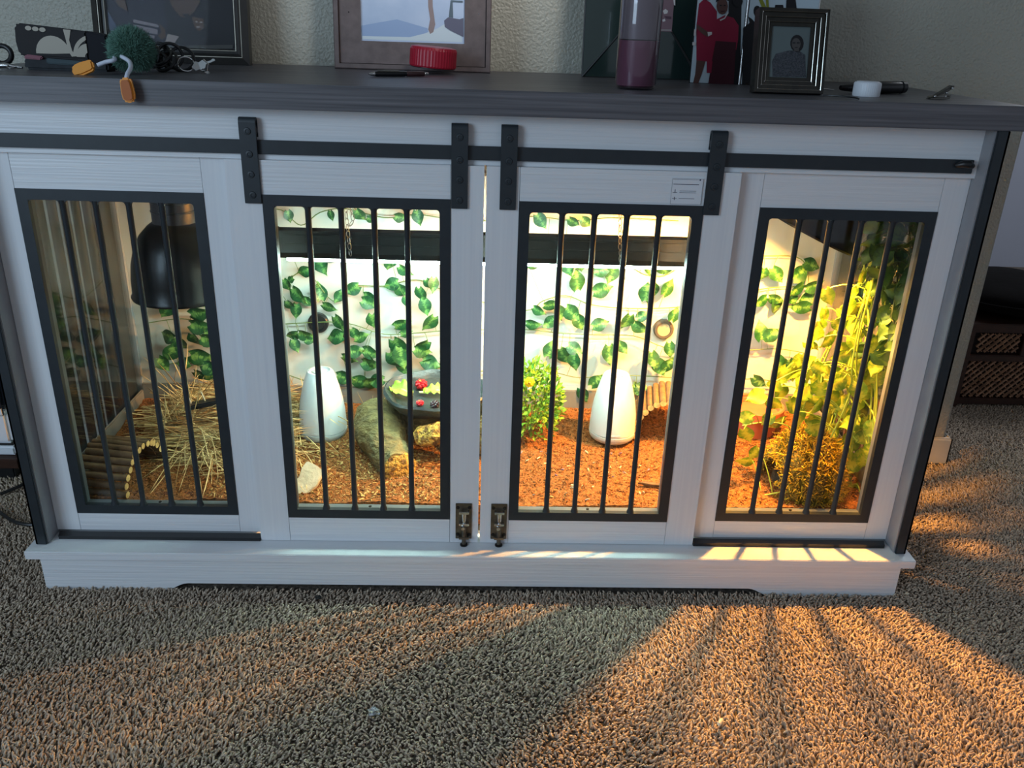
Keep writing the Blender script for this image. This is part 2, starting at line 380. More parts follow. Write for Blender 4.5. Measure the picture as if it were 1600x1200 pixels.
for nm, sx, sl in (('fixed_panel', -1, 0), ('sliding_door', -1, 1), ('sliding_door', 1, 1), ('fixed_panel', 1, 0)):
    if sl: r = (0.0018, 0.487, 0.0, 0.0985, 0.932, 0.0655, 0.4215, 0.159, 0.8685)
    else: r = (0.4885, 0.9425, 0.021, 0.1065, 0.9305, 0.5375, 0.891, 0.1505, 0.8645)
    x0, x1, y, z0, z1, a, b, c, e = r
    if sx < 0: x0, x1, a, b = -x1, -x0, -b, -a
    doors.append(door(nm, x0, x1, y, z0, z1, a, b, c, e, sl))
# barn rail and its end stop
G().box(-0.93, 0.931, 0.004, 0.010, 0.942, 0.9675).build('rail', METAL, cab, bevel=0.0008)
G().tube([(0.895, 0.002, 0.957), (0.905, -0.006, 0.961), (0.915, -0.008, 0.961), (0.925, -0.004, 0.957)], [0.004, 0.007, 0.008, 0.005], 10).build('rail_stop', GRIP, cab, smooth=True)
for x in (-0.8, -0.25, 0.25, 0.8):
    G().tube([(x, 0.0098, 0.955), (x, 0.0125, 0.955)], 0.009, 12).build('rail_spacer', METAL, cab)
# hanger straps with bolts
for d, u in ((doors[1], 385), (doors[1], 718.5), (doors[2], 796.5), (doors[2], 1126)):
    c = aty(u, 186 if u < 400 else 206, -0.003).x; h = 0.0155
    g = G().box(c-h, c+h, -0.0055, -0.0008, 0.852, 1.000); g.box(c-h, c+h, 0.0105, 0.0113, 0.972, 1.000)
    arc = [(-0.0055, 0.998), (-0.0045, 1.004), (-0.002, 1.0075), (0.003, 1.0085), (0.008, 1.0075), (0.0105, 1.004), (0.0113, 0.998), (0.0085, 0.998), (0.007, 1.002), (0.003, 1.004), (0.0008, 1.002), (-0.0008, 0.998)]
    g.prism(arc, frameM((c+h, 0, 0), (0, 1, 0), (0, 0, 1)), -2*h)
    g.build('hanger_strap', METAL, d, bevel=0.0006)
    G().tube([(c, 0.0015, 0.984), (c, 0.0115, 0.984)], 0.0155, 20).build('hanger_roller', GRIP, d)
    for z in (0.984, 0.943, 0.906, 0.868):
        M = frameM((c, -0.0055, z), (1, 0, 0), (0, 0, 1))
        G().lathe([(0.0068, 0), (0.0062, 0.0016), (0.0035, 0.002), (0.003, 0.0008)], 14, M).build('hanger_bolt', METAL, d, smooth=True)
# barrel bolts at the foot of the two sliding doors
for d, x0, x1 in ((doors[1], -0.0525, -0.0165), (doors[2], 0.026, 0.0615)):
    G().box(x0, x1, -0.0035, -0.0005, 0.110, 0.201).build('bolt_plate', BRONZE, d, bevel=0.0008)
    c = (x0+x1)/2+0.001
    G().tube([(c, -0.010, 0.095), (c, -0.010, 0.150)], 0.0048, 14).build('bolt_rod', BRONZE, d, smooth=True)
    G().tube([(c, -0.009, 0.152), (c, -0.009, 0.182)], [0.0042, 0.0058], 12).build('bolt_barrel', CHROME, d, smooth=True)
    G().tube([(c-0.002, -0.010, 0.146), (c-0.002, -0.020, 0.146)], [0.003, 0.0042], 10).build('bolt_knob', CHROME, d, smooth=True)
    G().lathe([(0.0085, 0), (0.0085, 0.0025), (0.006, 0.0035)], 16, Matrix.Translation((c, -0.010, 0.0977))).build('bolt_socket', DARKSCREW, d)
    for z in (0.153, 0.183, 0.118):
        g = G().box(c-0.011, c-0.0065, -0.0125, -0.0035, z-0.003, z+0.003).box(c+0.0065, c+0.011, -0.0125, -0.0035, z-0.003, z+0.003).box(c-0.011, c+0.011, -0.0155, -0.0125, z-0.003, z+0.003)
        g.build('bolt_bracket', BRONZE if z < 0.15 else CHROME, d, bevel=0.0006)
    for xx in (x0+0.005, x1-0.005):
        for z in (0.122, 0.191):
            G().lathe([(0.0042, 0), (0.0036, 0.0014), (0.0016, 0.0018)], 12, frameM((xx, -0.0035, z), (1, 0, 0), (0, 0, 1))).build('bolt_screw', DARKSCREW, d)
# small printed instruction sticker on the right sliding door (its lettering is too small to read)
INK = mat('sticker_ink', (70, 74, 92), 0.6); STK = mat('sticker_paper', (214, 217, 222), 0.5)
M = frameM((0.3545, -0.0009, 0.8705), (1, 0, 0), (0, 0, 1))
g = G().prism([(0, 0), (0.060, 0), (0.060, 0.049), (0, 0.049)], M, 0.0006, 0)
def ln(x0, y0, x1, y1, t=0.0009): g.poly([(x0, y0-t/2), (x1, y0-t/2), (x1, y1+t/2), (x0, y1+t/2)], M, 0.0008, 1)
ln(0.003, 0.038, 0.052, 0.038, 0.0012)
for yy in (0.0255, 0.0225): ln(0.016, yy, 0.048, yy)
ln(0.016, 0.011, 0.046, 0.011); ln(0.003, 0.0225, 0.012, 0.0225); ln(0.003, 0.011, 0.012, 0.011); ln(0.001, 0.047, 0.050, 0.047, 0.0004)
for yy in (0.0005, 0.0485): ln(0.0005, yy, 0.0595, yy, 0.0004)
for xx in (0.0007, 0.0593): ln(xx-.0002, 0.0245, xx+.0002, 0.0245, 0.048)
for yy in (0.025, 0.011): ln(0.0068, yy-0.0025, 0.0082, yy+0.0025, 0.001)
g.poly([(0.0535+0.0016*math.cos(a*PI/4), 0.0468+0.0016*math.sin(a*PI/4)) for a in range(8)], M, 0.0008, 1)
g.build('sticker', [STK, INK], doors[2])

# ------------------------------------------------------------------ inside the enclosure: soil
def soil_h(x, y):
    z = 0.163+0.030*max(0, y-0.03)/0.5
    z += 0.014*nz.noise(Vector((x*3.1, y*3.5, 2.2)))+0.007*nz.noise(Vector((x*9, y*9, 4)))
    for cx, cy, r, h in ((0.13, 0.40, 0.13, 0.030), (-0.42, 0.40, 0.12, 0.012), (0.45, 0.5, 0.1, 0.02), (-0.7, 0.42, 0.16, 0.05)):
        d2 = ((x-cx)**2+(y-cy)**2)/r**2; z += h*math.exp(-d2*1.6)
    return z
nx, ny = 300, 86; V = []; Fc = []
for j in range(ny+1):
    for i in range(nx+1):
        x = -0.925+1.85*i/nx; y = 0.053+0.483*j/ny
        V.append((x, y, soil_h(x, y)+0.0035*nz.noise(Vector((x*60, y*60, 1)))+0.002*nz.noise(Vector((x*140, y*140, 9)))))
for j in range(ny):
    for i in range(nx):
        a = j*(nx+1)+i; Fc.append((a, a+1, a+nx+2, a+nx+1))
b0 = len(V)
edge = [i for i in range(nx+1)]
V += [(V[i][0], V[i][1], 0.113) for i in edge]
for i in range(nx): Fc.append((b0+i, b0+i+1, i+1, i))
SOIL = mat('coir_soil', (154, 98, 52), 0.95, spec=0.1, noise=(150, (98, 62, 34), 0.16), bump=(260, 0.9, 0.004))
o = G().add(V, Fc).build('soil_bed', SOIL, smooth=True)
tag(o, 'reddish brown coconut fibre soil spread over the enclosure floor', 'soil', kind='stuff')
def chips(name, n, xr, yr, size, c0, c1, label, cat, lift=0.001, flat=0.5):
    P = np.stack([np.random.uniform(*xr, n), np.random.uniform(*yr, n), np.zeros(n)], 1)
    P[:, 2] = [soil_h(a, b)+lift for a, b, _ in P]
    D = np.random.randn(n, 3); D[:, 2] *= flat; D /= np.linalg.norm(D, axis=1)[:, None]
    L = np.random.uniform(*size, n); k = np.random.uniform(0, 1, n)[:, None]
    c = np.array(s2l(c0))*k+np.array(s2l(c1))*(1-k)
    V, q, t, C = strands(P-D*L[:, None]/2, D, L, L*np.random.uniform(.12, .3, n), np.random.randn(n, 3)*0.001, T=(0, .6), RR=(0.7, 1), cols=c)
    o = numpy_mesh(name, V, q, t, attr_mat(name+'_fibre'), C); tag(o, label, cat, kind='stuff'); return o
chips('soil_crumbs', 26000, (-0.92, 0.92), (0.056, 0.53), (0.003, 0.009), (170, 110, 58), (84, 54, 32), 'loose brown coir crumbs scattered over the enclosure soil', 'soil')
chips('bark_flecks', 2600, (-0.62, -0.06), (0.056, 0.36), (0.003, 0.013), (196, 164, 104), (116, 86, 52), 'pale straw coloured flecks on the soil behind left sliding door', 'debris')
chips('petal_scraps', 46, (0.02, 0.42), (0.07, 0.30), (0.006, 0.014), (226, 214, 150), (88, 62, 130), 'dried yellow and purple petal scraps on orange soil behind right sliding door', 'debris', 0.003)

# dry pine needles heaped at the left
def straw(name, n, label, region):
    P = []; D = []; Ls = []; B = []
    for _ in range(n):
        p, d, L, b = region(); P.append(p); D.append(d); Ls.append(L); B.append(b)
    P, D, Ls, B = map(np.array, (P, D, Ls, B)); D /= np.linalg.norm(D, axis=1)[:, None]
    k = np.random.uniform(0, 1, n)[:, None]; c = np.array(s2l((244, 218, 158)))*k+np.array(s2l((146, 108, 60)))*(1-k)
    V, q, t, C = strands(P, D, Ls, np.random.uniform(.0009, .0016, n), B, T=(0, .25, .5, .75), RR=(1, 1, 1, .9), cols=c)
    o = numpy_mesh(name, V, q, t, attr_mat(name+'_fibre', 0.6), C); tag(o, label, 'straw', kind='stuff')
def heap():
    r = random.gauss; x = max(-0.84, min(-0.53, r(-0.62, 0.085))); y = max(0.16, min(0.52, r(0.37, 0.075)))
    k = math.exp(-((x+0.57)/0.18)**2-((y-0.38)/0.11)**2)
    z = soil_h(x, y)+random.uniform(0.0, 0.095)*k+0.004
    a = r(0.22, 0.34); L = random.uniform(0.09, 0.22)
    d = (math.cos(a), math.sin(a)*0.35, math.sin(r(0.05, 0.14))); p = (max(-0.91, x-d[0]*L*.5), y-d[1]*L*.5, z-d[2]*L*.5)
    return p, d, L, (r(0, .012), r(0, .012), r(-0.006, .012))
straw('pine_straw', 1800, 'heap of dry tan pine needles behind left fixed panel', heap)
def fan():
    a = random.gauss(-1.0, 0.55); L = random.uniform(0.08, 0.2); x = random.uniform(-0.74, -0.56); y = random.uniform(0.20, 0.32)
    return (x, y, soil_h(x, y)+random.uniform(.01, .05)), (math.cos(a), math.sin(a), random.uniform(-.25, -.05)), L, (random.gauss(0, .01), 0, -0.006)
straw('loose_needles', 70, 'loose pine needles fanned over soil in front of the heap', fan)
def spray():
    a = random.uniform(0.6, 2.4); L = random.uniform(0.06, 0.17); x = random.uniform(-0.80, -0.70); y = random.uniform(0.25, 0.40)
    return (x, y, soil_h(x, y)+0.06), (math.cos(a), random.uniform(-.4, .2), abs(math.sin(a))), L, (random.gauss(0, .015), 0, -0.012)
straw('upright_needles', 46, 'stiff pine needles sticking up out of the heap', spray)
def side():
    a = random.gauss(-0.9, 0.6) if random.random() < .7 else random.uniform(.3, 2); L = random.uniform(0.07, 0.2); x = random.uniform(-0.56, -0.44); y = random.uniform(0.20, 0.48)
    return (x, y, soil_h(x, y)+random.uniform(.005, .09 if y > .38 else .02)), (math.cos(a), math.sin(a), random.uniform(-.2, .12)), L, (random.gauss(0, .012), 0, -0.008)
straw('scattered_needles', 110, 'scattered pine needles around the left white humidifier', side)
def bowl_side():
    L = random.uniform(0.10, 0.17); x = random.uniform(-0.30, -0.25); y = random.uniform(0.36, 0.42)
    return (x, y, soil_h(x, y)+0.02), (random.gauss(.25, .35), random.uniform(-.2, .1), 1), L, (random.gauss(.02, .02), 0, -0.02)
straw('leaning_needles', 9, 'few pine needles leaning up left of the slate food dish', bowl_side)

# ------------------------------------------------------------------ hides
BARK = mat('stick_wood', (138, 98, 58), 0.8, noise=((60, 60, 20), (92, 62, 36), 0.25), bump=((90, 90, 30), 0.6, 0.002))
BARKD = mat('stick_wood_dark', (112, 84, 54), 0.8, noise=((30, 70, 70), (68, 48, 30), 0.25), bump=((30, 90, 90), 0.6, 0.002))
CUT = mat('cut_wood', (214, 178, 112), 0.7, noise=(120, (176, 136, 78)))
def stick_arch(name, c, axis, length, r, n, label, barkm, a0, a1, rr, drop):
    """half-round tunnel of parallel sticks; axis = direction of the sticks"""
    e = empty(name, c, label, 'hide', 'log hides'); A = Vector(axis).normalized(); S = Vector((0, 0, 1)).cross(A)
    for i in range(n):
        a = a0+(a1-a0)*i/(n-1); q = Vector(c)+S*(math.cos(a)*r)+Vector((0, 0, math.sin(a)*r*1.12))
        j0, j1 = random.uniform(-.003, .003), random.uniform(-.003, .003); w_ = rr*random.uniform(.92, 1.06)
        g = G().tube([q-A*(length/2+j0), q-A*(length*0.17)+Vector((0, 0, random.uniform(-.0008, .0008))), q+A*(length*.2), q+A*(length/2+j1)], [w_*.97, w_*1.04, w_, w_*.96], 9, 0, caps=False)
        for sg, jj in ((-1, j0), (1, j1)):
            M = frameM(q+A*sg*(length/2+jj), S, Vector((0, 0, 1)))
            g.poly([(w_*.96*math.cos(k*PI/4), w_*.96*math.sin(k*PI/4)) for k in range(8)], M, 0, 1)
        g.build('stick', [barkm, CUT], e, smooth=True)
    # the two wires that hold the sticks together
    for t in (-0.36, 0.36):
        pts = [Vector(c)+A*length*t+S*math.cos(a)*(r-rr*.9)+Vector((0, 0, math.sin(a)*(r*1.12-rr*.9))) for a in np.linspace(a0, a1, 16)]
        G().tube(pts, 0.0009, 6).build('wire', CHROME, e)
    return e
stick_arch('half_log_hide', (-0.838, 0.152, 0.157), (1, -0.16, 0), 0.120, 0.088, 17, 'half log hide of dark sticks lying at front left below the straw', BARKD, 0.0, PI, 0.0085, 0)
stick_arch('half_log_hide', (0.500, 0.400, 0.199), (0.16, 1, 0), 0.13, 0.092, 18, 'arched tan stick hide beside the right white humidifier', BARK, 0.0, PI, 0.0086, 0)

STONE = mat('resin_stone', (132, 118, 74), 0.8, noise=((30, 50, 50), (86, 80, 50), 0.16), bump=((50, 90, 90), 1.0, 0.014))
YSTONE = mat('yellow_cut_stone', (200, 158, 66), 0.8, noise=(90, (104, 70, 26), 0.10), bump=(120, 1.0, 0.014))
e = empty('resin_log_hide', (-0.18, 0.27, 0.17), 'olive brown resin log hide with yellow cut ends under the slate dish', 'hide')
p1, p2, p3 = Vector((-0.250, 0.300, 0.222)), Vector((-0.224, 0.238, 0.198)), Vector((-0.196, 0.180, 0.187))
def lump_tube(pts, rad, amp, seed, n=28):
    P = []; R = []
    for i in range(len(pts)-1):
        for k in range(6):
            t = k/6; P.append(pts[i].lerp(pts[i+1], t)); R.append(rad[i]*(1-t)+rad[i+1]*t)
    P.append(pts[-1]); R.append(rad[-1]); g = G().tube(P, R, n)
    g.v = [tuple(Vector(v)+(Vector(v)-P[min(i//n, len(P)-1)]).normalized()*amp*(nz.noise(Vector(v)*38+Vector((seed, 0, 0)))+.5*nz.noise(Vector(v)*90))) for i, v in enumerate(g.v)]
    return g
lump_tube([Vector((-0.275, 0.36, 0.255)), p1, p2, p3], [0.050, 0.064, 0.050, 0.041], 0.009, 1).build('log_arm', STONE, e, smooth=True)
d = (p3-p2).normalized(); M = frameM(p3+d*0.012, Vector((0, 0, 1)).cross(d), Vector((0, 0, 1)))
G().lathe([(0.043, -0.022), (0.0425, -0.004), (0.033, 0.002), (0.018, 0.0045), (0.004, 0.0035)], 24, M, wob=lambda a, j: 1+.06*math.sin(3*a+j)+.05*math.sin(7*a)).build('cut_end', YSTONE, e, smooth=True)
q0, q1 = Vector((-0.148, 0.228, 0.245)), Vector((-0.050, 0.245, 0.268))
lump_tube([q0-(q1-q0)*.12, q0, (q0+q1)/2+Vector((0, -.006, .002)), q1, q1+(q1-q0)*.4], [0.013, 0.024, 0.029, 0.030, 0.028], 0.009, 5).build('log_branch', YSTONE, e, smooth=True)
lump_tube([Vector((-0.20, 0.36, 0.24)), Vector((-0.12, 0.40, 0.25)), Vector((0.0, 0.41, 0.24))], [0.065, 0.07, 0.07], 0.008, 9).build('log_back', STONE, e, smooth=True)
G().blob((0.015, 0.30, 0.215), (0.035, 0.05, 0.06), 3, .2, 7, seed=4).build('log_foot', STONE, e, smooth=True)

SLATE = mat('slate_dish', (62, 70, 72), 0.38, noise=((14, 14, 30), (38, 45, 48), 0.25), bump=((40, 40, 60), 0.8, 0.005))
dc = Vector((-0.112, 0.325, 0.300))
wob = lambda a, j: 1+.035*math.sin(2*a+1)+.03*math.sin(5*a+.6)+.015*math.sin(9*a+j)
M = Matrix.Translation(dc) @ Matrix.Rotation(math.radians(10), 4, 'X') @ Matrix.Diagonal((1.16, 0.86, 1, 1))
o = G().lathe([(0.072, -0.012), (0.090, -0.004), (0.106, 0.016), (0.112, 0.033), (0.107, 0.038), (0.096, 0.030), (0.090, 0.021), (0.06, 0.019), (0.002, 0.019)], 48, M, wob=wob).build('food_dish', SLATE, smooth=True)
tag(o, 'dark grey slate food dish with greens and berries on the resin log', 'dish')
def lettuce(loc, sx, rz, label, seed):
    V = []; Fc = []; n, m = 16, 8; random.seed(seed)
    for i in range(n+1):
        t = i/n; hw = 0.5*math.sin(PI*min(1, t*.92+.08))**.6*(0.42+.5*t)
        for j in range(m+1):
            k = j/m*2-1; ru = abs(k)**2
            V.append(Vector(((t-.5), k*hw*.8*(1+.14*math.sin(t*26+seed)*ru),   .08*ru*math.sin(t*22+k*3+seed)+.14*math.sin(PI*t)+.10*k*k)))
    for i in range(n):
        for j in range(m): a = i*(m+1)+j; Fc.append((a, a+1, a+m+2, a+m+1))
    M = Matrix.Translation(loc) @ Matrix.Rotation(rz, 4, 'Z') @ Matrix.Rotation(.42, 4, 'X') @ Matrix.Diagonal((sx, sx, sx, 1))
    em = empty('lettuce_leaf', loc, label, 'lettuce', 'salad in the slate dish')
    G().add([M @ v for v in V], Fc).build('blade', LETT, em, smooth=True)
    G().tube([M @ Vector((-.66, 0, .03)), M @ Vector((-.4, 0, .0)), M @ Vector((.1, 0, .13)), M @ Vector((.42, 0, .07))], [sx*.04, sx*.05, sx*.03, sx*.008], 6).build('midrib', LETTR, em, smooth=True)
LETT = mat('lettuce', (150, 200, 60), 0.45, noise=(60, (196, 224, 112), 0.2), trans=.3); LETTR = mat('lettuce_rib', (216, 232, 150), 0.4)
def on_dish(u, v, up):
    z = dc.z+.019
    for _ in range(4): p = atz(u, v, z+up); z = dc.z+.019+(p.y-dc.y)*math.tan(math.radians(10))
    return (p.x, p.y, z+up)
lettuce(on_dish(628, 612, .012), 0.078, -0.7, 'curly pale green lettuce leaf lying at the left of the slate dish', 1)
lettuce(on_dish(680, 613, .010), 0.060, 0.1, 'small ruffled lettuce piece beside the red berry in the slate dish', 4)
RED = mat('berry_red', (205, 24, 34), 0.35, noise=(50, (160, 12, 30)), bump=(240, .5, .002)); DRK = mat('berry_dark', (52, 20, 40), 0.3, noise=(70, (24, 14, 24)))
def berry(loc, r, m, label, cat, squash=.8):
    em = empty('berry', loc, label, cat); g = G()
    g.blob(loc, (r*.7, r*.7, r*.7*squash), 2)
    for k in range(26):
        z = 1-2*(k+.5)/26; a = k*2.4; q = math.sqrt(1-z*z)
        g.blob((loc[0]+q*math.cos(a)*r*.72, loc[1]+q*math.sin(a)*r*.72, loc[2]+z*r*.72*squash), (r*.3,)*3, 1)
    o = g.build('drupelets', m, em, smooth=True); o['kind'] = 'stuff'
    G().lathe([(r*.25, 0), (r*.33, r*.06), (r*.1, r*.1)], 8, Matrix.Translation((loc[0], loc[1], loc[2]+r*.72*squash))).build('calyx', LETT if m is RED else DRK, em)
berry(on_dish(658, 600, .013), 0.0165, RED, 'large red berry at the back of the slate dish', 'berry')
berry(on_dish(656, 630, .008), 0.0105, RED, 'small red berry at the front of the slate dish', 'berry', .65)
berry(on_dish(679, 632, .009), 0.0125, DRK, 'dark blackberry at the front right of the slate dish', 'berry', .8)

# pale stone flake and bits of bark
CHALK = mat('pale_stone', (206, 196, 172), 0.8, noise=(24, (168, 160, 138)), bump=(50, .6, .006))
def flake(loc, pts, th, tilt, m, name, label, cat):
    M = Matrix.Translation(loc) @ Matrix.Rotation(tilt[2], 4, 'Z') @ Matrix.Rotation(tilt[0], 4, 'X') @ Matrix.Rotation(tilt[1], 4, 'Y')
    o = G().prism(pts, M, th).build(name, m, bevel=th*.14); tag(o, label, cat)
flake((-0.400, 0.118, soil_h(-.4, .12)+.012), [(-.034, -.030), (-.004, -.034), (.020, -.018), (.040, .014), (.026, .030), (.004, .046), (-.010, .030), (-.018, .010), (-.036, -.004)], .014, (.75, -.2, .25), CHALK, 'stone_flake', 'white pointed stone flake on soil at bottom left behind left sliding door', 'stone')
flake((0.425, 0.130, soil_h(.425, .13)+.003), [(-.05, -.004), (-.02, -.006), (.03, -.005), (.055, -.001), (.02, .004), (-.03, .005)], .006, (.1, .06, -.12), BARKD, 'bark_strip', 'thin dark bark strip on orange soil behind right sliding door', 'bark')
flake((-0.545, 0.265, soil_h(-.545, .265)+.01), [(-.04, -.02), (.01, -.028), (.045, -.008), (.03, .022), (-.02, .026)], .012, (.3, .1, .2), mat('grey_rock', (98, 94, 86), .8, noise=(40, (70, 66, 60)), bump=(60, .6, .005)), 'flat_rock', 'flat grey rock half under the pine straw', 'stone')
e = empty('hair_clip', aty(328, 632, .30), 'black plastic clip with pale prongs lying on the pine straw', 'clip')
M = Matrix.Translation(aty(330, 632, .30)) @ Matrix.Rotation(.25, 4, 'Z') @ Matrix.Rotation(-.12, 4, 'Y')
G().prism([(-.055, -.012), (-.045, -.016), (.05, -.012), (.055, 0), (.048, .012), (-.045, .014)], M, .012).build('clip_body', GRIP, e, bevel=.003)
for x in (-.045, -.012): G().tube([M @ Vector((x, .002, .011)), M @ Vector((x-.004, .006, .036))], .0018, 6).build('prong', CHALK, e)

# ------------------------------------------------------------------ two cone humidifiers
HUM = mat('white_plastic', (196, 204, 208), 0.35)
HUMB = mat('pale_base', (182, 194, 200), 0.3)
for loc, lab in (((-0.407, 0.365, 0.184), 'white cone humidifier beside the pine straw behind left sliding door'), ((0.345, 0.375, 0.186), 'white cone humidifier beside the arched stick hide behind right sliding door')):
    e = empty('humidifier', loc, lab, 'humidifier', 'cone humidifiers'); M = Matrix.Translation(loc)
    k = 1.0
    G().lathe([(0.0602, 0.022), (0.0598, 0.040), (0.0578, 0.070), (0.0535, 0.100), (0.047, 0.130), (0.0395, 0.157), (0.0345, 0.171), (0.031, 0.177), (0.026, 0.178), (0.024, 0.172), (0.005, 0.171)], 44, M).build('shell', HUM, e, smooth=True)
    G().lathe([(0.053, 0), (0.0575, 0.004), (0.0605, 0.012), (0.0605, 0.0195), (0.056, 0.0215)], 44, M).build('base', HUMB, e, smooth=True)
    G().lathe([(0.016, 0.1715), (0.018, 0.1755), (0.012, 0.1765), (0.004, 0.1745)], 24, M).build('mist_nozzle', HUMB, e, smooth=True)
    G().box(loc[0]-.012, loc[0]+.012, loc[1]-.0605, loc[1]-.0565, loc[2]+.026, loc[2]+.029).build('control_strip', mat('strip_grey', (196, 204, 208), .4), e)

# ------------------------------------------------------------------ lamps
HOOD = mat('fixture_black', (34, 40, 43), 0.3, 0.3)
e = empty('hanging_light_fixture', ((FX0+FX1)/2, FXY, FXZ), 'long black hanging tube light fixture spanning both sliding doors', 'lamp')
g = G(); hood = [(-0.040, 0.0), (-0.034, 0.010), (-0.034, 0.058), (-0.029, 0.064), (0.034, 0.036), (0.034, 0.010), (0.040, 0.0), (0.037, 0.0), (0.031, 0.012), (0.028, 0.022), (-0.028, 0.022), (-0.031, 0.012), (-0.037, 0.0)]
g.prism(hood, frameM((FX0, FXY, FXZ), (0, 1, 0), (0, 0, 1)), FX1-FX0)
g.build('hood', HOOD, e)
for x, sg in ((FX0, -1), (FX1, 1)):
    G().prism([(-.042, -.001), (-.036, .011), (-.036, .060), (-.029, .066), (.036, .038), (.036, .011), (.042, -.001)], frameM((x, FXY, FXZ), (0, 1, 0), (0, 0, 1)), sg*.006).build('end_cap', GRIP, e, bevel=.001)
for dy in (-.017, .017):
    G().tube([(FX0+.01, FXY+dy, FXZ-.006), (FX1-.01, FXY+dy, FXZ-.006)], .0062, 10).build('tube', emit('cool_tube', (0.68, 1.0, 0.90), 135), e, smooth=True)
for v0, v1 in ((0.024, 0.030), (0.044, 0.050)):
    G().box(FX0+.01, FX1-.01, FXY-.0352, FXY-.0336, FXZ+v0, FXZ+v1).build('hood_rib', HOOD, e)
def chain(pts, parent, m, r=.0042, w_=.0009):
    P = [Vector(p) for p in pts]; g = G(); k = 0
    for a, b in zip(P[:-1], P[1:]):
        n = max(1, int((b-a).length/(r*2.6))); d = (b-a).normalized(); o1 = d.orthogonal().normalized(); o2 = d.cross(o1)
        for i in range(n):
            c = a+(b-a)*(i+.5)/n; o_ = o1 if k % 2 else o2; k += 1
            g.tube([c+d*math.cos(t)*r*1.7+o_*math.sin(t)*r for t in np.linspace(0, 2*PI, 11)], w_, 5, caps=False)
    o = g.build('hanging_chain', m, parent, smooth=True); o['kind'] = 'stuff'
CHAIN = mat('chain_steel', (176, 174, 166), .3, .9)
for u in (545, 968):
    c = aty(u, 390, FXY-.05); t = aty(u, 300, FXY-.05).x
    chain([(c.x+.004, FXY-.056, FXZ+.012), (c.x, FXY-.048, FXZ+.05), (c.x-.004, FXY-.044, FXZ+.115)], e, CHAIN)
    chain([(c.x-.004, FXY-.044, FXZ+.115), (c.x+.006, FXY-.03, 1.02)], e, CHAIN)
    chain([(c.x+.008, FXY-.048, FXZ+.115), (c.x+.012, FXY-.05, FXZ+.085), (c.x+.004, FXY-.05, FXZ+.075)], e, CHAIN)
DOMEM = mat('dome_black', (14, 15, 17), 0.3, 0.0, spec=.35); ALU = mat('dome_aluminium', (200, 200, 196), .35, .7)
def dome_lamp(rim, axis, lit, label):
    """rim = centre of the mouth, axis = direction the mouth faces"""
    e = empty('dome_lamp', rim, label, 'lamp', 'black dome lamps'); A = -Vector(axis).normalized()
    x = Vector((0, 1, 0)).cross(A).normalized(); y = A.cross(x); M = frameM(rim, x, y)
    prof = [(0.1075, 0.0), (0.1085, 0.004), (0.105, 0.010), (0.104, 0.04), (0.100, 0.075), (0.091, 0.108), (0.076, 0.136), (0.058, 0.155), (0.047, 0.163)]
    inn = [(r-.003, z-.001) for r, z in prof[2:]][::-1]+[(0.1045, 0.0)]
    G().lathe(prof+inn, 48, M, close=True).build('dome_shade', DOMEM, e, smooth=True)
    k = [(0.0, 0.152), (0.044, 0.150), (0.074, 0.131), (0.088, 0.106), (0.097, 0.074), (0.1005, 0.04)]
    G().lathe(k[1:], 40, M @ Matrix.Translation((0, 0, -.0005)), caps=False).build('reflector', ALU, e, smooth=True)
    G().lathe([(0.046, 0.160), (0.046, 0.222), (0.043, 0.229), (0.036, 0.232), (0.002, 0.232)], 32, M).build('socket_housing', GRIP, e, smooth=True)
    for z in (0.185, 0.205): G().lathe([(0.0465, z), (0.0475, z+.0012), (0.0475, z+.0035), (0.0465, z+.0047)], 32, M).build('housing_ring', HOOD, e, smooth=True)
    t = M @ Vector((0, 0, .229)); top = Vector((t.x, t.y+.03, 1.022))
    if top.z-t.z > .01: G().tube([t, t.lerp(top, .5)+Vector((.01, .01, 0)), top], .004, 8).build('cord', GRIP, e, smooth=True)
    bm_ = [(0.010, 0.148), (0.013, 0.128), (0.020, 0.112), (0.031, 0.090), (0.034, 0.082), (0.031, 0.077), (0.016, 0.0735), (0.002, 0.0725)]
    G().lathe(bm_, 28, M).build('bulb', emit('glowing_bulb', (1.0, 0.62, 0.25), 14) if lit else mat('dark_bulb', (60, 58, 56), .2), e, smooth=True)
    return e
dome_lamp((-0.662, 0.20, 0.605), (0, 0.0, -1), False, 'unlit black dome lamp hanging upright behind left fixed panel')
dome_lamp(DOME_R, AXIS_R, True, 'lit black dome lamp tilted behind top of right fixed panel')

# ------------------------------------------------------------------ plants
def leaf_mesh(name, m, curl, fold, seed):
    """heart-shaped blade, base at the origin, tip at +X, unit length, with a UV along and across the blade"""
    rnd = random.Random(seed); n, q = 8, 4; V = []; U = []; Fc = []
    half = [0.0, .33, .45, .46, .41, .32, .20, .075, 0.0]
    for i in range(n+1):
        t = i/n
        for j in range(q+1):
            k = j/q*2-1; x = t-(0.16*abs(k)**1.5 if i < 3 else 0)*(1-i/3 if i < 3 else 0)
            y = k*half[i]*.88 if i else k*.16
            z = fold*abs(y) - curl*(t*t) + .03*math.sin(7*t+3*k+seed)
            V.append((x, y, z)); U.append((t, .5+k*.5*half[i] if i else .5+k*.1))
    for i in range(n):
        for j in range(q): a = i*(q+1)+j; Fc.append((a, a+1, a+q+2, a+q+1))
    me = bpy.data.meshes.new(name); me.from_pydata(V, [], Fc)
    uvl = me.uv_layers.new(name='UVMap')
    for l in me.loops: uvl.data[l.index].uv = U[l.vertex_index]
    me.polygons.foreach_set('use_smooth', [True]*len(me.polygons)); me.materials.append(m); return me
IVY = leaf_mat('ivy_leaf', (18, 64, 38), (36, 92, 50), (112, 158, 86), .12, .5)
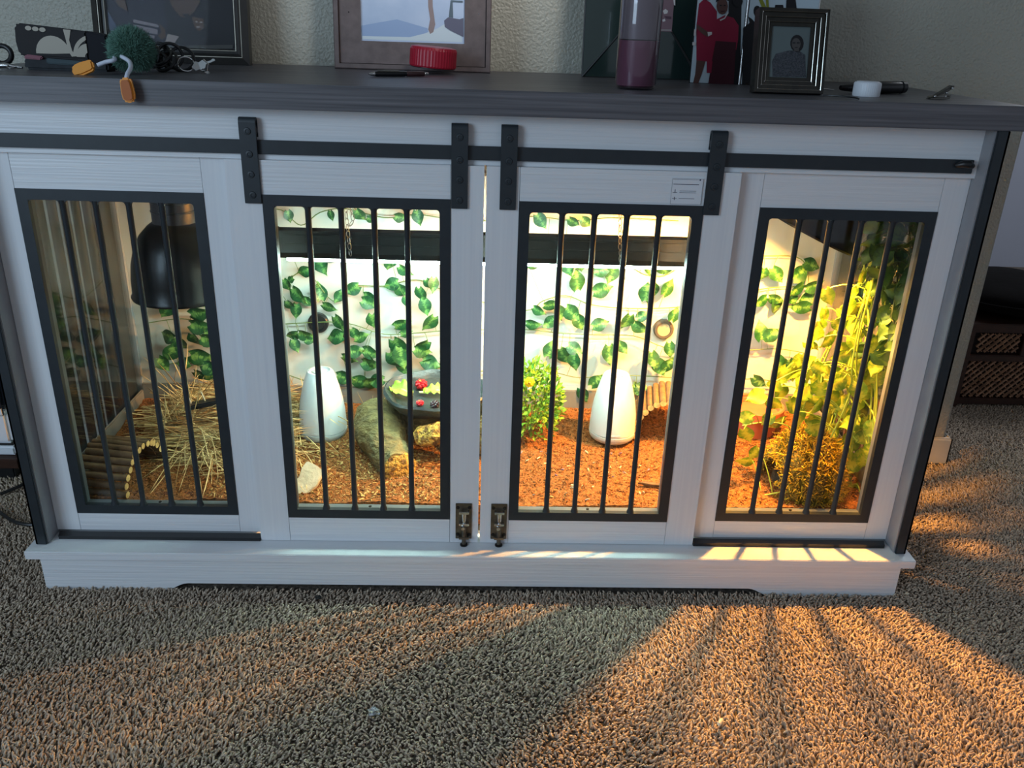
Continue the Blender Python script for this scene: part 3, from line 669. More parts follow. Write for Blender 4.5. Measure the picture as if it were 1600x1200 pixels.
POTH = leaf_mat('pothos_leaf', (66, 104, 24), (102, 138, 32), (168, 178, 62), .32, .4)
DPOTH = leaf_mat('shaded_pothos_leaf', (34, 62, 30), (44, 76, 34), (64, 98, 42), .15, .35)  # unlit foliage above the lamp, its shade put into the leaf colour
VINE = mat('vine_stem', (96, 116, 62), .6); PSTEM = mat('pothos_stem', (138, 158, 52), .5)
LM = {k: [leaf_mesh('leaf', m, c, f, i) for i, (c, f) in enumerate(((.10, .10), (.22, .22), (-.08, .05), (.34, .34)))] for k, m in (('ivy', IVY), ('pothos', POTH), ('dark', DPOTH))}
LEAFR = random.Random(3)
def put_leaf(parent, kind, p, size, ang, yaw=None, pitch=None):
    """p = blade base in the world; ang = direction of the tip in the wall plane, 0 right, 90 down"""
    a = math.radians(ang); d = Vector((math.cos(a), 0, -math.sin(a))); n = Vector((0, -1, 0))
    t = LEAFR.uniform(-.5, .5) if yaw is None else yaw; b = LEAFR.uniform(-.35, .3) if pitch is None else pitch
    M = frameM((0, 0, 0), d, n.cross(d))
    M = M @ Matrix.Rotation(t, 4, 'X') @ Matrix.Rotation(b, 4, 'Y') @ Matrix.Scale(size, 4)
    o = bpy.data.objects.new('leaf', LEAFR.choice(LM[kind])); col.objects.link(o); o.parent = parent
    M.translation = Vector(p)-W[parent]; o.matrix_basis = M; return o
def sag(a, b, k, n=5):
    a, b = Vector(a), Vector(b); return [a.lerp(b, i/n)+Vector((0, 0, -k*math.sin(PI*i/n))) for i in range(n+1)]
def smooth_line(pts, n=5):
    P = [pts[0]]+pts+[pts[-1]]; out = []
    for i in range(1, len(P)-2):
        for k in range(n):
            t = k/n; out.append(0.5*((2*P[i])+(P[i+1]-P[i-1])*t+(2*P[i-1]-5*P[i]+4*P[i+1]-P[i+2])*t*t+(3*P[i]-P[i-1]-3*P[i+1]+P[i+2])*t**3))
    return out+[pts[-1]]
# garlands pinned along the white liner (points and leaves measured on the photograph, all at the liner's depth)
def conv(ox, oy, k, L): return [(ox+x/k, oy+y/k, s_/k, a) for x, y, s_, a in L]
LV = conv(400, 290, 4.139, [(205,165,80,80),(480,165,70,80),(650,160,100,60),(720,210,60,20),(900,200,85,10),(1040,165,100,75),(220,440,90,10),(390,450,150,60),(450,450,110,10),(345,545,100,160),(240,600,60,150),
 (180,610,90,70),(240,670,130,45),(310,730,80,40),(420,735,120,-95),(555,690,90,125),(660,650,110,150),(435,770,100,30),(200,750,90,70),(262,770,100,95),(700,710,110,20),(690,745,110,20),(870,465,110,95),(930,525,100,30),(915,625,110,160),(915,650,110,50),(965,720,70,80),
 (1100,610,80,60),(1150,600,100,100),(1055,665,110,80),(1085,740,110,75),(510,850,120,50),(560,975,130,175),(550,940,120,95),(620,930,90,60),(640,990,100,-15),(750,835,110,85),(900,910,120,-25),(940,960,80,-15),(890,1000,150,60),(1150,850,130,120),(1110,1010,110,140),(600,1080,110,-10),(700,1060,110,10),(710,1110,110,30),(930,1050,150,80),(1080,1130,130,20),
 (280,950,110,20),(270,955,100,150),(240,1000,90,70),(320,1000,70,0)]) + \
 conv(740, 290, 4.137, [(410,190,110,50),(620,215,90,40),(700,215,90,40),(350,505,90,5),(470,460,80,30),(590,470,130,65),(690,470,110,75),(670,665,140,-98),(860,540,110,165),(910,530,120,110),(780,690,130,-20),(1030,460,100,20),(1120,490,100,75),(1230,480,150,75),(1110,740,130,-85),(1160,640,100,80),(1230,700,120,-50),
 (390,790,90,25),(460,775,110,5),(540,790,110,60),(520,860,100,140),(600,790,130,45),(660,845,110,60),(345,890,100,0),(775,910,110,-20),(1010,840,120,105),(1040,890,110,30),(1060,860,90,-30),(1280,870,100,-70),(480,1100,120,-70),(560,1060,140,60),(615,1035,110,30),(650,1095,110,80),(875,1040,130,85),(940,1020,90,50),(1150,1080,110,80),(1180,1130,120,60),(1230,1190,110,-60),(1265,1020,100,80)]) + \
 conv(1080, 310, 4.0, [(455,440,90,90),(510,440,110,50),(712,400,110,20),(640,500,130,-40),(700,540,120,150),(720,560,110,-25),(470,620,100,150),(490,620,100,10),(520,640,110,65),(620,600,90,60),(770,610,110,150),(740,680,130,172),(440,880,120,-100),(465,875,110,-40),(540,990,100,80),(610,1010,110,75),(390,1120,100,30)]) + \
 conv(0, 280, 3.75, [(1000,735,120,125),(1100,700,110,40),(1120,790,130,-10),(1120,850,130,15),(1200,900,90,20),(1020,930,110,190),(1030,930,110,70),(1130,910,110,85),(1180,930,120,20),(1020,985,120,125),(930,1050,100,60),(1110,1080,90,180),(1120,1030,140,20),(1190,1090,110,30),(1140,1130,100,40),(1200,1150,110,10)]) + \
 conv(400, 540, 3.53, [(480,60,90,10),(600,30,90,20),(590,90,100,15),(740,40,110,50),(800,70,110,70),(880,20,100,20),(930,100,110,20),(450,165,100,15),(540,190,110,20),(600,205,110,5),(700,190,100,170),(990,170,100,20)]) + \
 conv(740, 540, 3.53, [(590,240,90,60),(650,220,90,-50),(880,215,80,60),(900,225,70,10)])
YB = 0.538
VN = [[(408,330),(440,328),(470,352),(500,332),(540,326),(600,340),(650,335),(690,340),(755,345),(830,338),(900,345),(960,340),(1060,345)],
 [(222,440),(270,470),(330,455),(400,458),(448,437),(480,425),(520,470),(548,447),(600,447),(650,437),(690,452),(755,472),(823,485),(849,470),(885,462),(924,476),(982,482),(1061,480),(1130,470),(1190,452),(1245,448),(1290,455)],
 [(228,505),(285,498),(330,508),(395,510),(448,506),(520,503),(555,508),(600,522),(655,520),(690,517),(755,515),(823,515),(870,520),(925,523),(990,525),(1036,542),(1080,548),(1170,547),(1215,545),(1260,552)],
 [(236,575),(290,566),(340,580),(400,578),(440,583),(500,600),(560,590),(610,596),(690,582),(755,580),(830,577),(860,580),(905,590),(960,586),(1050,590),(1110,596),(1170,592),(1230,598)],
 [(965,398),(985,415),(1010,430),(1045,428),(1080,400),(1110,395),(1150,402),(1195,400),(1245,402),(1262,420),(1263,440)]]
GN = ['ivy garland running along top of the white liner above the light fixture', 'ivy garland pinned across the liner just under the light fixture', 'ivy garland crossing the liner over both cable grommets', 'lowest ivy garland hanging just above the grey tray edge', 'short ivy garland pinned at upper right of the liner']
gar = []
for pts, lab in zip(VN, GN):
    c = aty(*pts[len(pts)//2], YB); e = empty('ivy_garland', (c.x, YB, c.z), lab, 'garland', 'ivy garlands on the liner'); e['pts'] = 0; del e['pts']
    line = smooth_line([aty(u, v, YB+random.uniform(-.006, .002)) for u, v in pts]); gar.append([e, pts, line, G().tube(line, .0014, 5)])
for u, v, s_, a in LV:
    best = None
    for q in gar:
        for p in q[2]:
            x = aty(u, v, YB); d = (p-x).length
            if best is None or d < best[0]: best = (d, q, p)
    if aty(u, v, YB).x < -0.925: continue
    m = s_/aty(u, v, YB).length*0 + s_*((aty(u+1, v, YB)-aty(u, v, YB)).length)
    base = aty(u, v, YB-random.uniform(.004, .022)); m = m*1.0
    put_leaf(best[1][0], 'ivy', base, m, a)
    if best[0] < .12: best[1][3].tube(sag(best[2], base, random.uniform(-.008, .012)), .0008, 4)
for e, pts, line, g in gar: g.build('stem', VINE, e, smooth=True)

# pothos growing over the right-hand corner
def pothos(name, label, kind, stems, leaves, sm, group=None):
    c = stems[0][0]; e = empty(name, (c.x, c.y, soil_h(c.x, c.y) if kind == 'pothos' else c.z), label, 'plant', group); g = G(); lines = []
    for st in stems:
        l = smooth_line(st, 4); lines.append(l); g.tube(l, .0021, 6)
    for p, s_, a, t, b in leaves:
        q = min((x for l in lines for x in l), key=lambda x: (x-p).length)
        if (q-p).length < .16: g.tube(sag(q, p, -.012), .0013, 5)
        put_leaf(e, kind, p, s_, a, t, b)
    g.build('stem', sm, e, smooth=True); return e
R = random.Random(11)
def A3(u, v, y):
    """a point on the sight line, brought forward until it lies inside the side pane"""
    p = aty(u, v, y)
    while p.x > .902 and y > .075: y -= .01; p = aty(u, v, y)
    return p
st = [[A3(1372, 395, .33), A3(1345, 440, .27), A3(1315, 500, .24), A3(1290, 560, .24), A3(1262, 620, .27), A3(1240, 680, .30)],
      [A3(1365, 400, .34), A3(1330, 470, .30), A3(1300, 530, .29), A3(1275, 590, .30), A3(1300, 640, .28), A3(1340, 690, .2)],
      [A3(1382, 400, .33), A3(1358, 470, .30), A3(1335, 540, .26), A3(1322, 600, .22), A3(1345, 660, .17), A3(1358, 720, .12), A3(1345, 775, .09)],
      [A3(1250, 570, .3), A3(1275, 590, .27), A3(1310, 598, .24), A3(1345, 620, .2), A3(1368, 660, .15), A3(1362, 740, .11)],
      [A3(1160, 665, .34), A3(1195, 660, .32), A3(1230, 665, .3), A3(1262, 690, .27), A3(1290, 700, .2)],
      [A3(1190, 775, .10), A3(1230, 768, .085), A3(1275, 770, .08), A3(1310, 782, .08)]]
for _ in range(12):
    u0, u1, y = R.uniform(1345, 1392), R.uniform(1255, 1372), R.uniform(.14, .30); v0 = R.uniform(395, 520); v1 = R.uniform(660, 780)
    u1 = min(u1, 1385-(v1-520)*.13); um = u0*.5+u1*.5+R.uniform(-16, 12); st.append([A3(u0, v0, y+.03), A3(um+(u0-u1)*.1, v0*.6+v1*.4, y), A3(um, v0*.35+v1*.65, y-.01), A3(u1, v1, y-.02)])
lv = []
def addl(ox, oy, k, L, y0, y1):
    for u, v, s_, a in L:
        y = R.uniform(y0, y1); p = A3(ox+u/k, oy+v/k, y); lv.append((p, s_/k*((A3(801, 600, y)-A3(800, 600, y)).length), a, R.uniform(-.7, .7), R.uniform(-.4, .4)))
addl(1080, 310, 4.0, [(840,570,110,60),(830,690,110,80),(985,640,140,70),(1060,660,110,110),(1120,520,120,70),(1140,620,110,120),(800,770,120,70),(890,850,120,140),(900,760,90,60),(930,930,150,30),(960,980,140,20),(1060,800,110,100),(1000,740,110,80),(690,980,110,95),(720,900,110,40),(1000,860,120,60),(860,1110,120,-30),(640,1060,120,70),(1120,940,110,60),(1150,1040,120,80),(1190,960,100,60),(1240,900,90,90),(1220,1080,90,70),(1010,560,90,80),(1080,460,90,110),(1110,740,100,60),(930,690,90,50),(700,1080,110,130),(780,1010,100,150),(1180,700,90,80)], .16, .32)
addl(1080, 560, 3.157, [(360,175,110,150),(300,290,90,175),(260,350,100,60),(440,140,100,70),(385,200,100,40),(400,280,80,130),(540,430,100,70),(760,310,110,140),(800,330,100,60),(800,390,110,100),(830,520,100,175),(610,20,120,100),(740,90,110,40),(880,140,110,110),(640,200,120,120),(600,90,100,60),(580,290,110,30),(690,260,100,100),(820,210,100,80),(560,720,90,0),(620,640,110,30),(770,580,110,130),(740,660,110,60),(450,660,100,170),(330,440,90,110),(300,500,90,150),(890,60,100,110),(920,10,90,100),(470,50,110,120),(530,100,110,80),(480,210,110,40),(520,260,100,80),(680,160,110,60),(720,400,100,50),(860,290,90,80),(780,480,90,60),(640,720,100,20),(800,700,90,140),(590,150,110,150),(750,180,110,110)], .11, .30)
addl(1080, 560, 3.157, [(720,560,110,40),(700,700,110,20),(800,620,100,100),(560,690,100,30),(480,700,100,150),(850,450,90,100),(420,110,100,100),(560,200,110,60),(640,120,110,90),(700,60,110,60),(520,20,100,80),(820,120,110,70),(460,300,100,160),(730,240,100,40)], .12, .4)
for _ in range(46):
    v = R.uniform(520, 790); u = R.uniform(1250+(700-v)*.1, min(1392-(v-520)*.13, 1380)); y = R.uniform(.10, .36)
    lv.append((A3(u, v, y), R.uniform(.036, .058), R.gauss(90, 60), R.uniform(-.9, .9), R.uniform(-.5, .5)))
lv = [q for q in lv if q[0].x < .905 and q[0].z > .16]
pothos('pothos', 'big yellow green trailing pothos filling the enclosure behind right fixed panel', 'pothos', st, lv, PSTEM)
st2 = [[A3(1400, 340, .30), A3(1405, 400, .28), A3(1398, 470, .25), A3(1385, 540, .22), A3(1380, 580, .2)],
       [A3(1375, 345, .33), A3(1372, 390, .32), A3(1360, 430, .3)],
       [A3(1420, 345, .25), A3(1422, 400, .24), A3(1412, 470, .22), A3(1400, 520, .2)]]
lv2 = []
for _ in range(95):
    v = R.uniform(338, 560); c = 1400-(v-340)*.07; u = R.gauss(c, 18 if v > 440 else 26); u = max(1362-max(0, v-440)*.1, min(u, 1440-(v-340)*.17)); y = R.uniform(.09, .32)
    lv2.append((A3(u, v, y), R.uniform(.034, .050), R.gauss(95, 45), R.uniform(-1, 1), R.uniform(-.6, .6)))
lv2 = [q for q in lv2 if q[0].x < .918]
pothos('hanging_vine', 'unlit green vine, its leaves coloured dark for shade, hanging from top right corner of the enclosure beside the lit dome lamp', 'dark', st2, lv2, mat('shaded_vine_stem', (58, 74, 40), .6))  # stem coloured darker too, for the shade above the lamp
TERRA = mat('terracotta', (186, 98, 62), .75, noise=(20, (164, 82, 50)))
pc = Vector((0.735, 0.42, soil_h(.735, .42)-.012))
o = empty('plant_pot', pc, 'terracotta pot half buried behind the moss hide under the pothos', 'pot')
G().lathe([(0.052, 0), (0.066, 0.075), (0.066, 0.080), (0.060, 0.080), (0.057, 0.068), (0.004, 0.066)], 36, Matrix.Translation(pc)).build('pot_wall', TERRA, o, smooth=True)
G().lathe([(0.0665, 0.062), (0.0715, 0.063), (0.0725, 0.085), (0.0695, 0.088), (0.063, 0.087), (0.0625, 0.078)], 36, Matrix.Translation(pc), close=False, caps=False).build('rim', TERRA, o, smooth=True)

# moss hide
mc = Vector((0.775, 0.150, 0.158)); MOSS = mat('moss_mat', (126, 104, 26), .95, noise=(80, (74, 66, 20), .2), bump=(150, 1, .006))
e = empty('moss_hide', mc, 'domed hide covered in golden green moss under the pothos', 'hide')
def mshape(x, z):
    pass
hole = Vector((0.690, 0.150, 0.205))
g = G(); g.blob((mc.x, mc.y, mc.z), (.098, .088, .158), 4, .16, 6, seed=2)
kf = [];
for f in g.f:
    c = sum((Vector(g.v[i]) for i in f), Vector())/3
    if not (((c.y-.135)/.042)**2+((c.z-.19)/.062)**2 < 1 and c.x < .72) and c.z > .13: kf.append(f)
g.f = kf; g.m = [0]*len(kf); g.build('moss_shell', MOSS, e, smooth=True)
G().blob((mc.x+.012, mc.y+.004, mc.z-.004), (.084, .074, .138), 3, .1, 6, seed=2).build('inner_cave', mat('cave_bark', (46, 34, 24), .9, noise=(40, (30, 22, 16)), bump=(60, .8, .005)), e, smooth=True)
n = 5200; th = np.arccos(np.random.uniform(-.1, 1, n)); ph = np.random.uniform(0, 2*PI, n)
N_ = np.stack([np.sin(th)*np.cos(ph), np.sin(th)*np.sin(ph), np.cos(th)], 1); Pm = np.array(mc)+N_*np.array([.099, .089, .160])*np.random.uniform(.97, 1.05, (n, 1))
kk = ~((((Pm[:, 1]-.135)/.040)**2+((Pm[:, 2]-.19)/.06)**2 < 1) & (Pm[:, 0] < .72)); Pm, N_ = Pm[kk], N_[kk]; n = len(Pm)
D = N_*.6+np.random.randn(n, 3)*.7; D /= np.linalg.norm(D, axis=1)[:, None]; k = np.random.uniform(0, 1, n)[:, None]
V, q, t, C = strands(Pm, D, np.random.uniform(.006, .016, n), np.random.uniform(.0010, .0019, n), np.random.randn(n, 3)*.005, cols=np.array(s2l((206, 164, 40)))*k+np.array(s2l((110, 104, 32)))*(1-k))
o = numpy_mesh('moss_tufts', V, q, t, attr_mat('moss_fibre'), C, e); o['kind'] = 'stuff'

# artificial flowering bush
bc = Vector((0.128, 0.34, soil_h(.128, .34)))
e = empty('flowering_bush', bc, 'small yellow flowered artificial bush on soil at left edge of right sliding door', 'plant')
n = 1500; ph = np.random.uniform(0, 2*PI, n); cz = np.random.uniform(-.75, 1, n); sr = np.sqrt(1-cz**2); rr = np.random.uniform(.55, 1.05, n)
Pb = np.stack([bc.x+sr*np.cos(ph)*rr*.078, bc.y+sr*np.sin(ph)*rr*.066, bc.z+.095+cz*rr*.112], 1)
D = np.stack([sr*np.cos(ph), sr*np.sin(ph), cz*.6+.4], 1)+np.random.randn(n, 3)*.55; D /= np.linalg.norm(D, axis=1)[:, None]
def tiny_leaves(P, D, L, Wd):
    m = len(P); S = np.cross(D, np.random.randn(m, 3)); S /= np.linalg.norm(S, axis=1)[:, None]+1e-9; Nn = np.cross(D, S)
    a = P; b = P+D*(L*.45)[:, None]+S*(Wd)[:, None]+Nn*(L*.10)[:, None]; c_ = P+D*L[:, None]; d_ = P+D*(L*.45)[:, None]-S*Wd[:, None]+Nn*(L*.10)[:, None]; e_ = P+D*(L*.45)[:, None]
    V = np.stack([a, b, c_, d_, e_], 1).reshape(-1, 3); i = np.arange(m)*5
    return V, np.concatenate([np.stack([i, i+4, i+2, i+1], 1), np.stack([i, i+3, i+2, i+4], 1)])
V, q = tiny_leaves(Pb, D, np.random.uniform(.012, .021, n), np.random.uniform(.003, .0052, n))
k = np.repeat(np.random.uniform(0, 1, n), 5)[:, None]
o = numpy_mesh('foliage', V, q, np.zeros((0, 3), int), attr_mat('bush_leaf', .5), np.array(s2l((156, 190, 56)))*k+np.array(s2l((66, 118, 40)))*(1-k), e); o['kind'] = 'stuff'
g = G()
for i in range(9):
    a = i*.7; g.tube([bc, bc+Vector((math.cos(a)*.02, math.sin(a)*.02, .07)), bc+Vector((math.cos(a)*.05, math.sin(a)*.045, .13+.01*i % .05))], .0013, 5)
g.build('stem', VINE, e)
fcn = aty(827, 596, .285); YEL = mat('yellow_petal', (250, 214, 20), .5, trans=.2)
for i in range(3):
    g = G()
    for j in range(7):
        a = j*2*PI/7+i*.4; d = Vector((math.cos(a), -.5+.3*i, math.sin(a))).normalized(); r = .014-.003*i
        g.blob(fcn+d*r*.7+Vector((0, -.003*i, 0)), (.0055, .0030, .0055), 1)
    g.build('petal_ring', YEL, e, smooth=True)['kind'] = 'stuff'
G().blob(fcn+Vector((0, -.010, 0)), (.004, .003, .004), 1).build('flower_eye', mat('flower_eye', (190, 130, 10), .6), e, smooth=True)

# ------------------------------------------------------------------ things on the cabinet top
ZT = 1.0702
def onpl(u, v, y0, k):
    d = ray(u, v); t = (y0+k*(CAM[2]-ZT)-CAM[1])/(d.y-k*d.z); return Vector(CAM)+t*d
class Stand:
    """a flat thing standing on the cabinet top, leaning back by k; local x along it, local y up its face"""
    def __init__(s, bl, br, y0, k):
        s.y0, s.k = y0, k; p = onpl(*bl, y0, k); q = onpl(*br, y0, k); s.w = q.x-p.x
        s.M = frameM((p.x, y0, ZT), (1, 0, 0), (0, k, 1)); s.I = s.M.inverted()
    def px(s, u, v): q = s.I @ onpl(u, v, s.y0, s.k); return (q.x, q.y)
    def P(s, L): return [s.px(u, v) for u, v in L]
def ring(g, M, w_, h, b0, b1, z0, z1, mi=0):
    """one mitred moulding: outer inset b0 at height z0 rising or falling to inset b1 at height z1 (local z faces the viewer)"""
    o = [(b0, b0), (w_-b0, b0), (w_-b0, h-b0), (b0, h-b0)]; i = [(b1, b1), (w_-b1, b1), (w_-b1, h-b1), (b1, h-b1)]
    v = [M @ Vector((x, y, z0)) for x, y in o]+[M @ Vector((x, y, z1)) for x, y in i]
    g.add(v, [(k, (k+1) % 4, 4+(k+1) % 4, 4+k) for k in range(4)], mi)
def moulding(g, M, w_, h, prof, mi=0):
    for (b0, z0), (b1, z1) in zip(prof[:-1], prof[1:]): ring(g, M, w_, h, b0, b1, z0, z1, mi)
def printed(name, g_mats, polys, M, z, parent):
    g = G(); k = 0
    for mi, pts in polys: g.poly(pts, M, z+k*.00025, mi); k += 1
    o = g.build(name, g_mats, parent); return o
def ell(cx, cy, rx, ry, n=18, rot=0):
    return [(cx+rx*math.cos(a)*math.cos(rot)-ry*math.sin(a)*math.sin(rot), cy+rx*math.cos(a)*math.sin(rot)+ry*math.sin(a)*math.cos(rot)) for a in (2*PI*i/n for i in range(n))]
def flat(name, c, r=.5): return mat(name, c, r, spec=.3)
FG = glass('frame_glass', (.97, .97, .97), 0.05)

# large dark picture at the left
S = Stand((151, 92), (391, 98), 0.505, 0.14); hgt = .36; M = S.M
e = empty('picture_frame', M.translation, 'large dark framed picture of people in striped navy jackets at left', 'picture', 'frames on the cabinet top')
g = G(); moulding(g, M, S.w, hgt, [(0, -.02), (0, .004), (.014, .010), (.016, .006), (.022, .009), (.024, .005), (.030, .006), (.034, .0)]); g.build('moulding', mat('dark_frame', (40, 39, 38), .3, noise=(30, (52, 50, 47))), e)
g = G(); moulding(g, M, S.w, hgt, [(.0152, .0085), (.0168, .0085)]); moulding(g, M, S.w, hgt, [(.0292, .0068), (.0308, .0066)]); g.build('gilt_line', mat('dull_gilt', (122, 116, 104), .35, .5), e)
fm = [flat('print_navy', (34, 35, 48)), flat('print_stripe', (124, 114, 120)), flat('print_skin', (78, 58, 50)), flat('print_skin_light', (150, 138, 134)), flat('print_blue', (74, 82, 104)), flat('print_black', (22, 23, 30)), flat('print_grey', (66, 66, 64))]
L = [(0, [(.03, .03), (S.w-.03, .03), (S.w-.03, hgt-.03), (.03, hgt-.03)])]
def q_(mi, *pts): L.append((mi, S.P(pts)))
q_(5, (250, -60), (362, -60), (366, 74), (262, 68)); q_(4, (140, -40), (150, 8), (178, 58), (190, 56), (164, 10), (154, -40)); q_(0, (160, -60), (238, -60), (262, 40), (240, 60), (190, 40))
q_(1, (208, 30), (246, 38), (248, 43), (208, 35)); q_(1, (208, 38), (246, 46), (246, 54), (208, 46)); q_(1, (208, 48), (242, 56), (241, 60), (208, 52))
q_(2, (248, 36), (258, 46), (259, 58), (252, 62), (247, 56), (252, 50)); q_(3, (262, 53), (280, 57), (272, 68), (258, 66)); q_(6, (262, 72), (364, 70), (364, 76), (262, 78))
q_(2, (262, -6), (270, 12), (282, 26), (292, 28), (304, 18), (312, 4), (314, -20), (296, -40), (274, -38)); q_(5, (268, -16), (262, -30), (274, -48), (300, -48), (314, -34), (314, -14), (306, -24), (290, -30), (274, -26))
q_(2, (300, 28), (306, 22), (318, 26), (319, 44), (311, 49), (304, 42)); q_(5, (302, 26), (306, 14), (320, 20), (320, 30), (310, 28)); q_(5, (284, 22), (297, 22), (292, 29)); q_(2, (176, -6), (186, 10), (200, 18), (196, 2), (190, -20), (178, -22))
q_(6, (272, -4), (279, -5), (279, -3), (272, -2)); q_(6, (290, -2), (298, -2), (298, 0), (290, 0)); q_(3, (306, 33), (309, 33), (309, 35), (306, 35)); q_(3, (313, 34), (316, 34), (316, 36), (313, 36)); q_(3, (307, 41), (314, 42), (313, 43), (308, 43))
printed('photo_print', fm, L, M, -.002, e)
G().prism([(.03, .03), (S.w-.03, .03), (S.w-.03, hgt-.03), (.03, hgt-.03)], M @ Matrix.Translation((0, 0, .004)), .001).build('glass_pane', FG, e)

# brown wooden frame with a pale picture
S = Stand((524, 109), (766, 116), 0.50, 0.10); hgt = .34; M = S.M
e = empty('picture_frame', M.translation, 'brown wooden frame with a pale blue winter picture', 'picture', 'frames on the cabinet top')
BROWN = mat('brown_frame_wood', (112, 98, 97), .55, noise=((40, 90, 40), (88, 76, 74), .25), bump=((60, 60, 60), .3, .001))
a, b = S.px(563, 60), S.px(724, 63); bw = (a[0]+S.w-b[0])/2
g = G(); moulding(g, M, S.w, hgt, [(0, -.022), (0, .008), (.002, .010), (.011, .010), (.0118, .003)]); moulding(g, M, S.w, hgt, [(.013, .003), (bw, .002), (bw, -.003)]); g.build('moulding', BROWN, e)
g = G(); moulding(g, M, S.w, hgt, [(.0118, .003), (.0119, .0005), (.0129, .0005), (.013, .003)]); g.build('groove', mat('groove_dark', (46, 36, 34), .7), e)
fm = [mat('winter_sky', (172, 190, 216), .5, noise=(16, (190, 204, 226), .2)), flat('winter_post', (150, 132, 130)), flat('winter_dark', (104, 104, 122)), flat('winter_snow', (204, 216, 222)), flat('winter_iron', (96, 110, 120)), flat('winter_glow', (150, 172, 206))]
L = [(0, [(bw-.002, bw-.002), (S.w-bw+.002, bw-.002), (S.w-bw+.002, hgt-bw), (bw-.002, hgt-bw)])]
q_(5, (563, 40), (620, 30), (668, 44), (670, 58), (620, 60), (566, 58)); q_(3, (566, 56), (640, 58), (664, 52), (684, 44), (700, 34), (722, 58), (722, 66), (566, 61))
q_(1, (668, -60), (675, -60), (676, 10), (680, 38), (677, 50), (672, 53), (669, 46), (672, 30), (669, 10)); q_(4, (704, 0), (723, 1), (723, 4), (707, 3), (708, 28), (701, 27)); q_(2, (694, 32), (700, 27), (718, 30), (724, 28), (724, 58), (704, 48), (695, 42))
printed('picture_print', fm, L, M, -.0025, e)
for (u, v) in ((545, 19), (748, 22)):
    x, y = S.px(u, v); G().lathe([(.0016, 0), (.001, .0006)], 8, M @ Matrix.Translation((x, y, .0028))).build('nail_head', CHROME if u > 600 else DARKSCREW, e)

# dark green bevelled glass frame
S = Stand((909, 121), (1092, 128), 0.47, 0.10); hgt = .33; M = S.M
e = empty('picture_frame', M.translation, 'dark green glass picture frame with slanted panels behind the pink bottle', 'picture', 'frames on the cabinet top')
GG = mat('green_mirror_glass', (44, 62, 58), .12, .2, noise=((6, 6, 3), (30, 42, 42), .3), coat=.5); SEAM = mat('black_seam', (14, 16, 17), .4)
ix0, iy0 = S.px(972, 48); ix1 = S.px(1048, 48)[0]; iy1 = hgt-.10
o4 = [(0, 0), (S.w, 0), (S.w, hgt), (0, hgt)]; i4 = [(ix0, iy0), (ix1, iy0), (ix1, iy1), (ix0, iy1)]
for k in range(4):
    A_, B_, C_, D_ = o4[k], o4[(k+1) % 4], i4[(k+1) % 4], i4[k]
    g = G(); v = [M @ Vector((*A_, .003)), M @ Vector((*B_, .003)), M @ Vector((*C_, .012)), M @ Vector((*D_, .012))]+[M @ Vector((*p, -.008)) for p in (A_, B_, C_, D_)]
    g.add(v, [(0, 1, 2, 3), (7, 6, 5, 4), (0, 4, 5, 1), (1, 5, 6, 2), (2, 6, 7, 3), (3, 7, 4, 0)]).build('bevel_panel', GG, e)
    p0, p1 = M @ Vector((*A_, .0035)), M @ Vector((*D_, .0125)); G().tube([p0, p1], [.0028, .0022], 6).build('seam', SEAM, e)
    G().tube([M @ Vector((*A_, .002)), M @ Vector((*B_, .002))], .002, 6).build('edge_seam', SEAM, e)
fm = [flat('dusty_pink', (120, 96, 104)), flat('pearl', (196, 192, 190)), flat('plum', (84, 62, 72)), flat('card_edge', (150, 142, 140))]
L = [(0, i4)]
q_(2, (974, -60), (1032, -60), (1030, 30), (972, 44)); q_(1, (1034, 18), (1038, 15), (1042, 18), (1041, 22), (1036, 23)); q_(1, (1033, 32), (1037, 30), (1038, 34), (1034, 35)); q_(3, (974, 46), (1047, 47), (1047, 49), (974, 48)); q_(2, (1036, 26), (1047, 27), (1047, 31), (1039, 30)); q_(1, (1050, 0), (1053, 0), (1053, 10), (1051, 9))
printed('photo_print', fm, L, M, .0126, e)

# hinged double photo frame
S = Stand((1077, 131), (1262, 138), 0.36, 0.06); hgt = .245; M = S.M
e = empty('double_photo_frame', M.translation, 'hinged double photo frame, people in red shirts and dark clothes', 'picture')
hx = S.px(1154, 134)[0]
G().prism([(0, 0), (hx-.002, 0), (hx-.002, hgt), (0, hgt)], M @ Matrix.Translation((0, 0, -.006)), .006).build('left_leaf', flat('leaf_black', (20, 20, 22)), e)
G().prism([(hx+.002, 0), (S.w, 0), (S.w, hgt), (hx+.002, hgt)], M @ Matrix.Translation((0, 0, -.006)), .006).build('right_leaf', flat('leaf_black2', (20, 20, 22)), e)
G().tube([M @ Vector((hx, 0, .002)), M @ Vector((hx, hgt, .002))], .0026, 10).build('hinge_rod', CHROME, e, smooth=True)
G().tube([M @ Vector((S.w, 0, .001)), M @ Vector((S.w, hgt, .001))], .0016, 8).build('edge_rod', CHROME, e, smooth=True)
fm = [flat('photo_pale', (176, 190, 198)), flat('photo_red', (132, 22, 52)), flat('photo_maroon', (60, 18, 30)), flat('photo_dark', (18, 18, 22)), flat('photo_skin', (86, 58, 52)), flat('photo_white', (196, 190, 188)), flat('photo_plant', (124, 128, 40))]
L = [(0, [(.001, .001), (hx-.003, .001), (hx-.003, hgt-.002), (.001, hgt-.002)])]
q_(3, (1140, -60), (1160, -60), (1156, 133), (1112, 133), (1120, 40), (1138, 20)); q_(1, (1092, 6), (1100, -2), (1110, 4), (1120, 18), (1120, 60), (1116, 96), (1088, 96), (1088, 40))
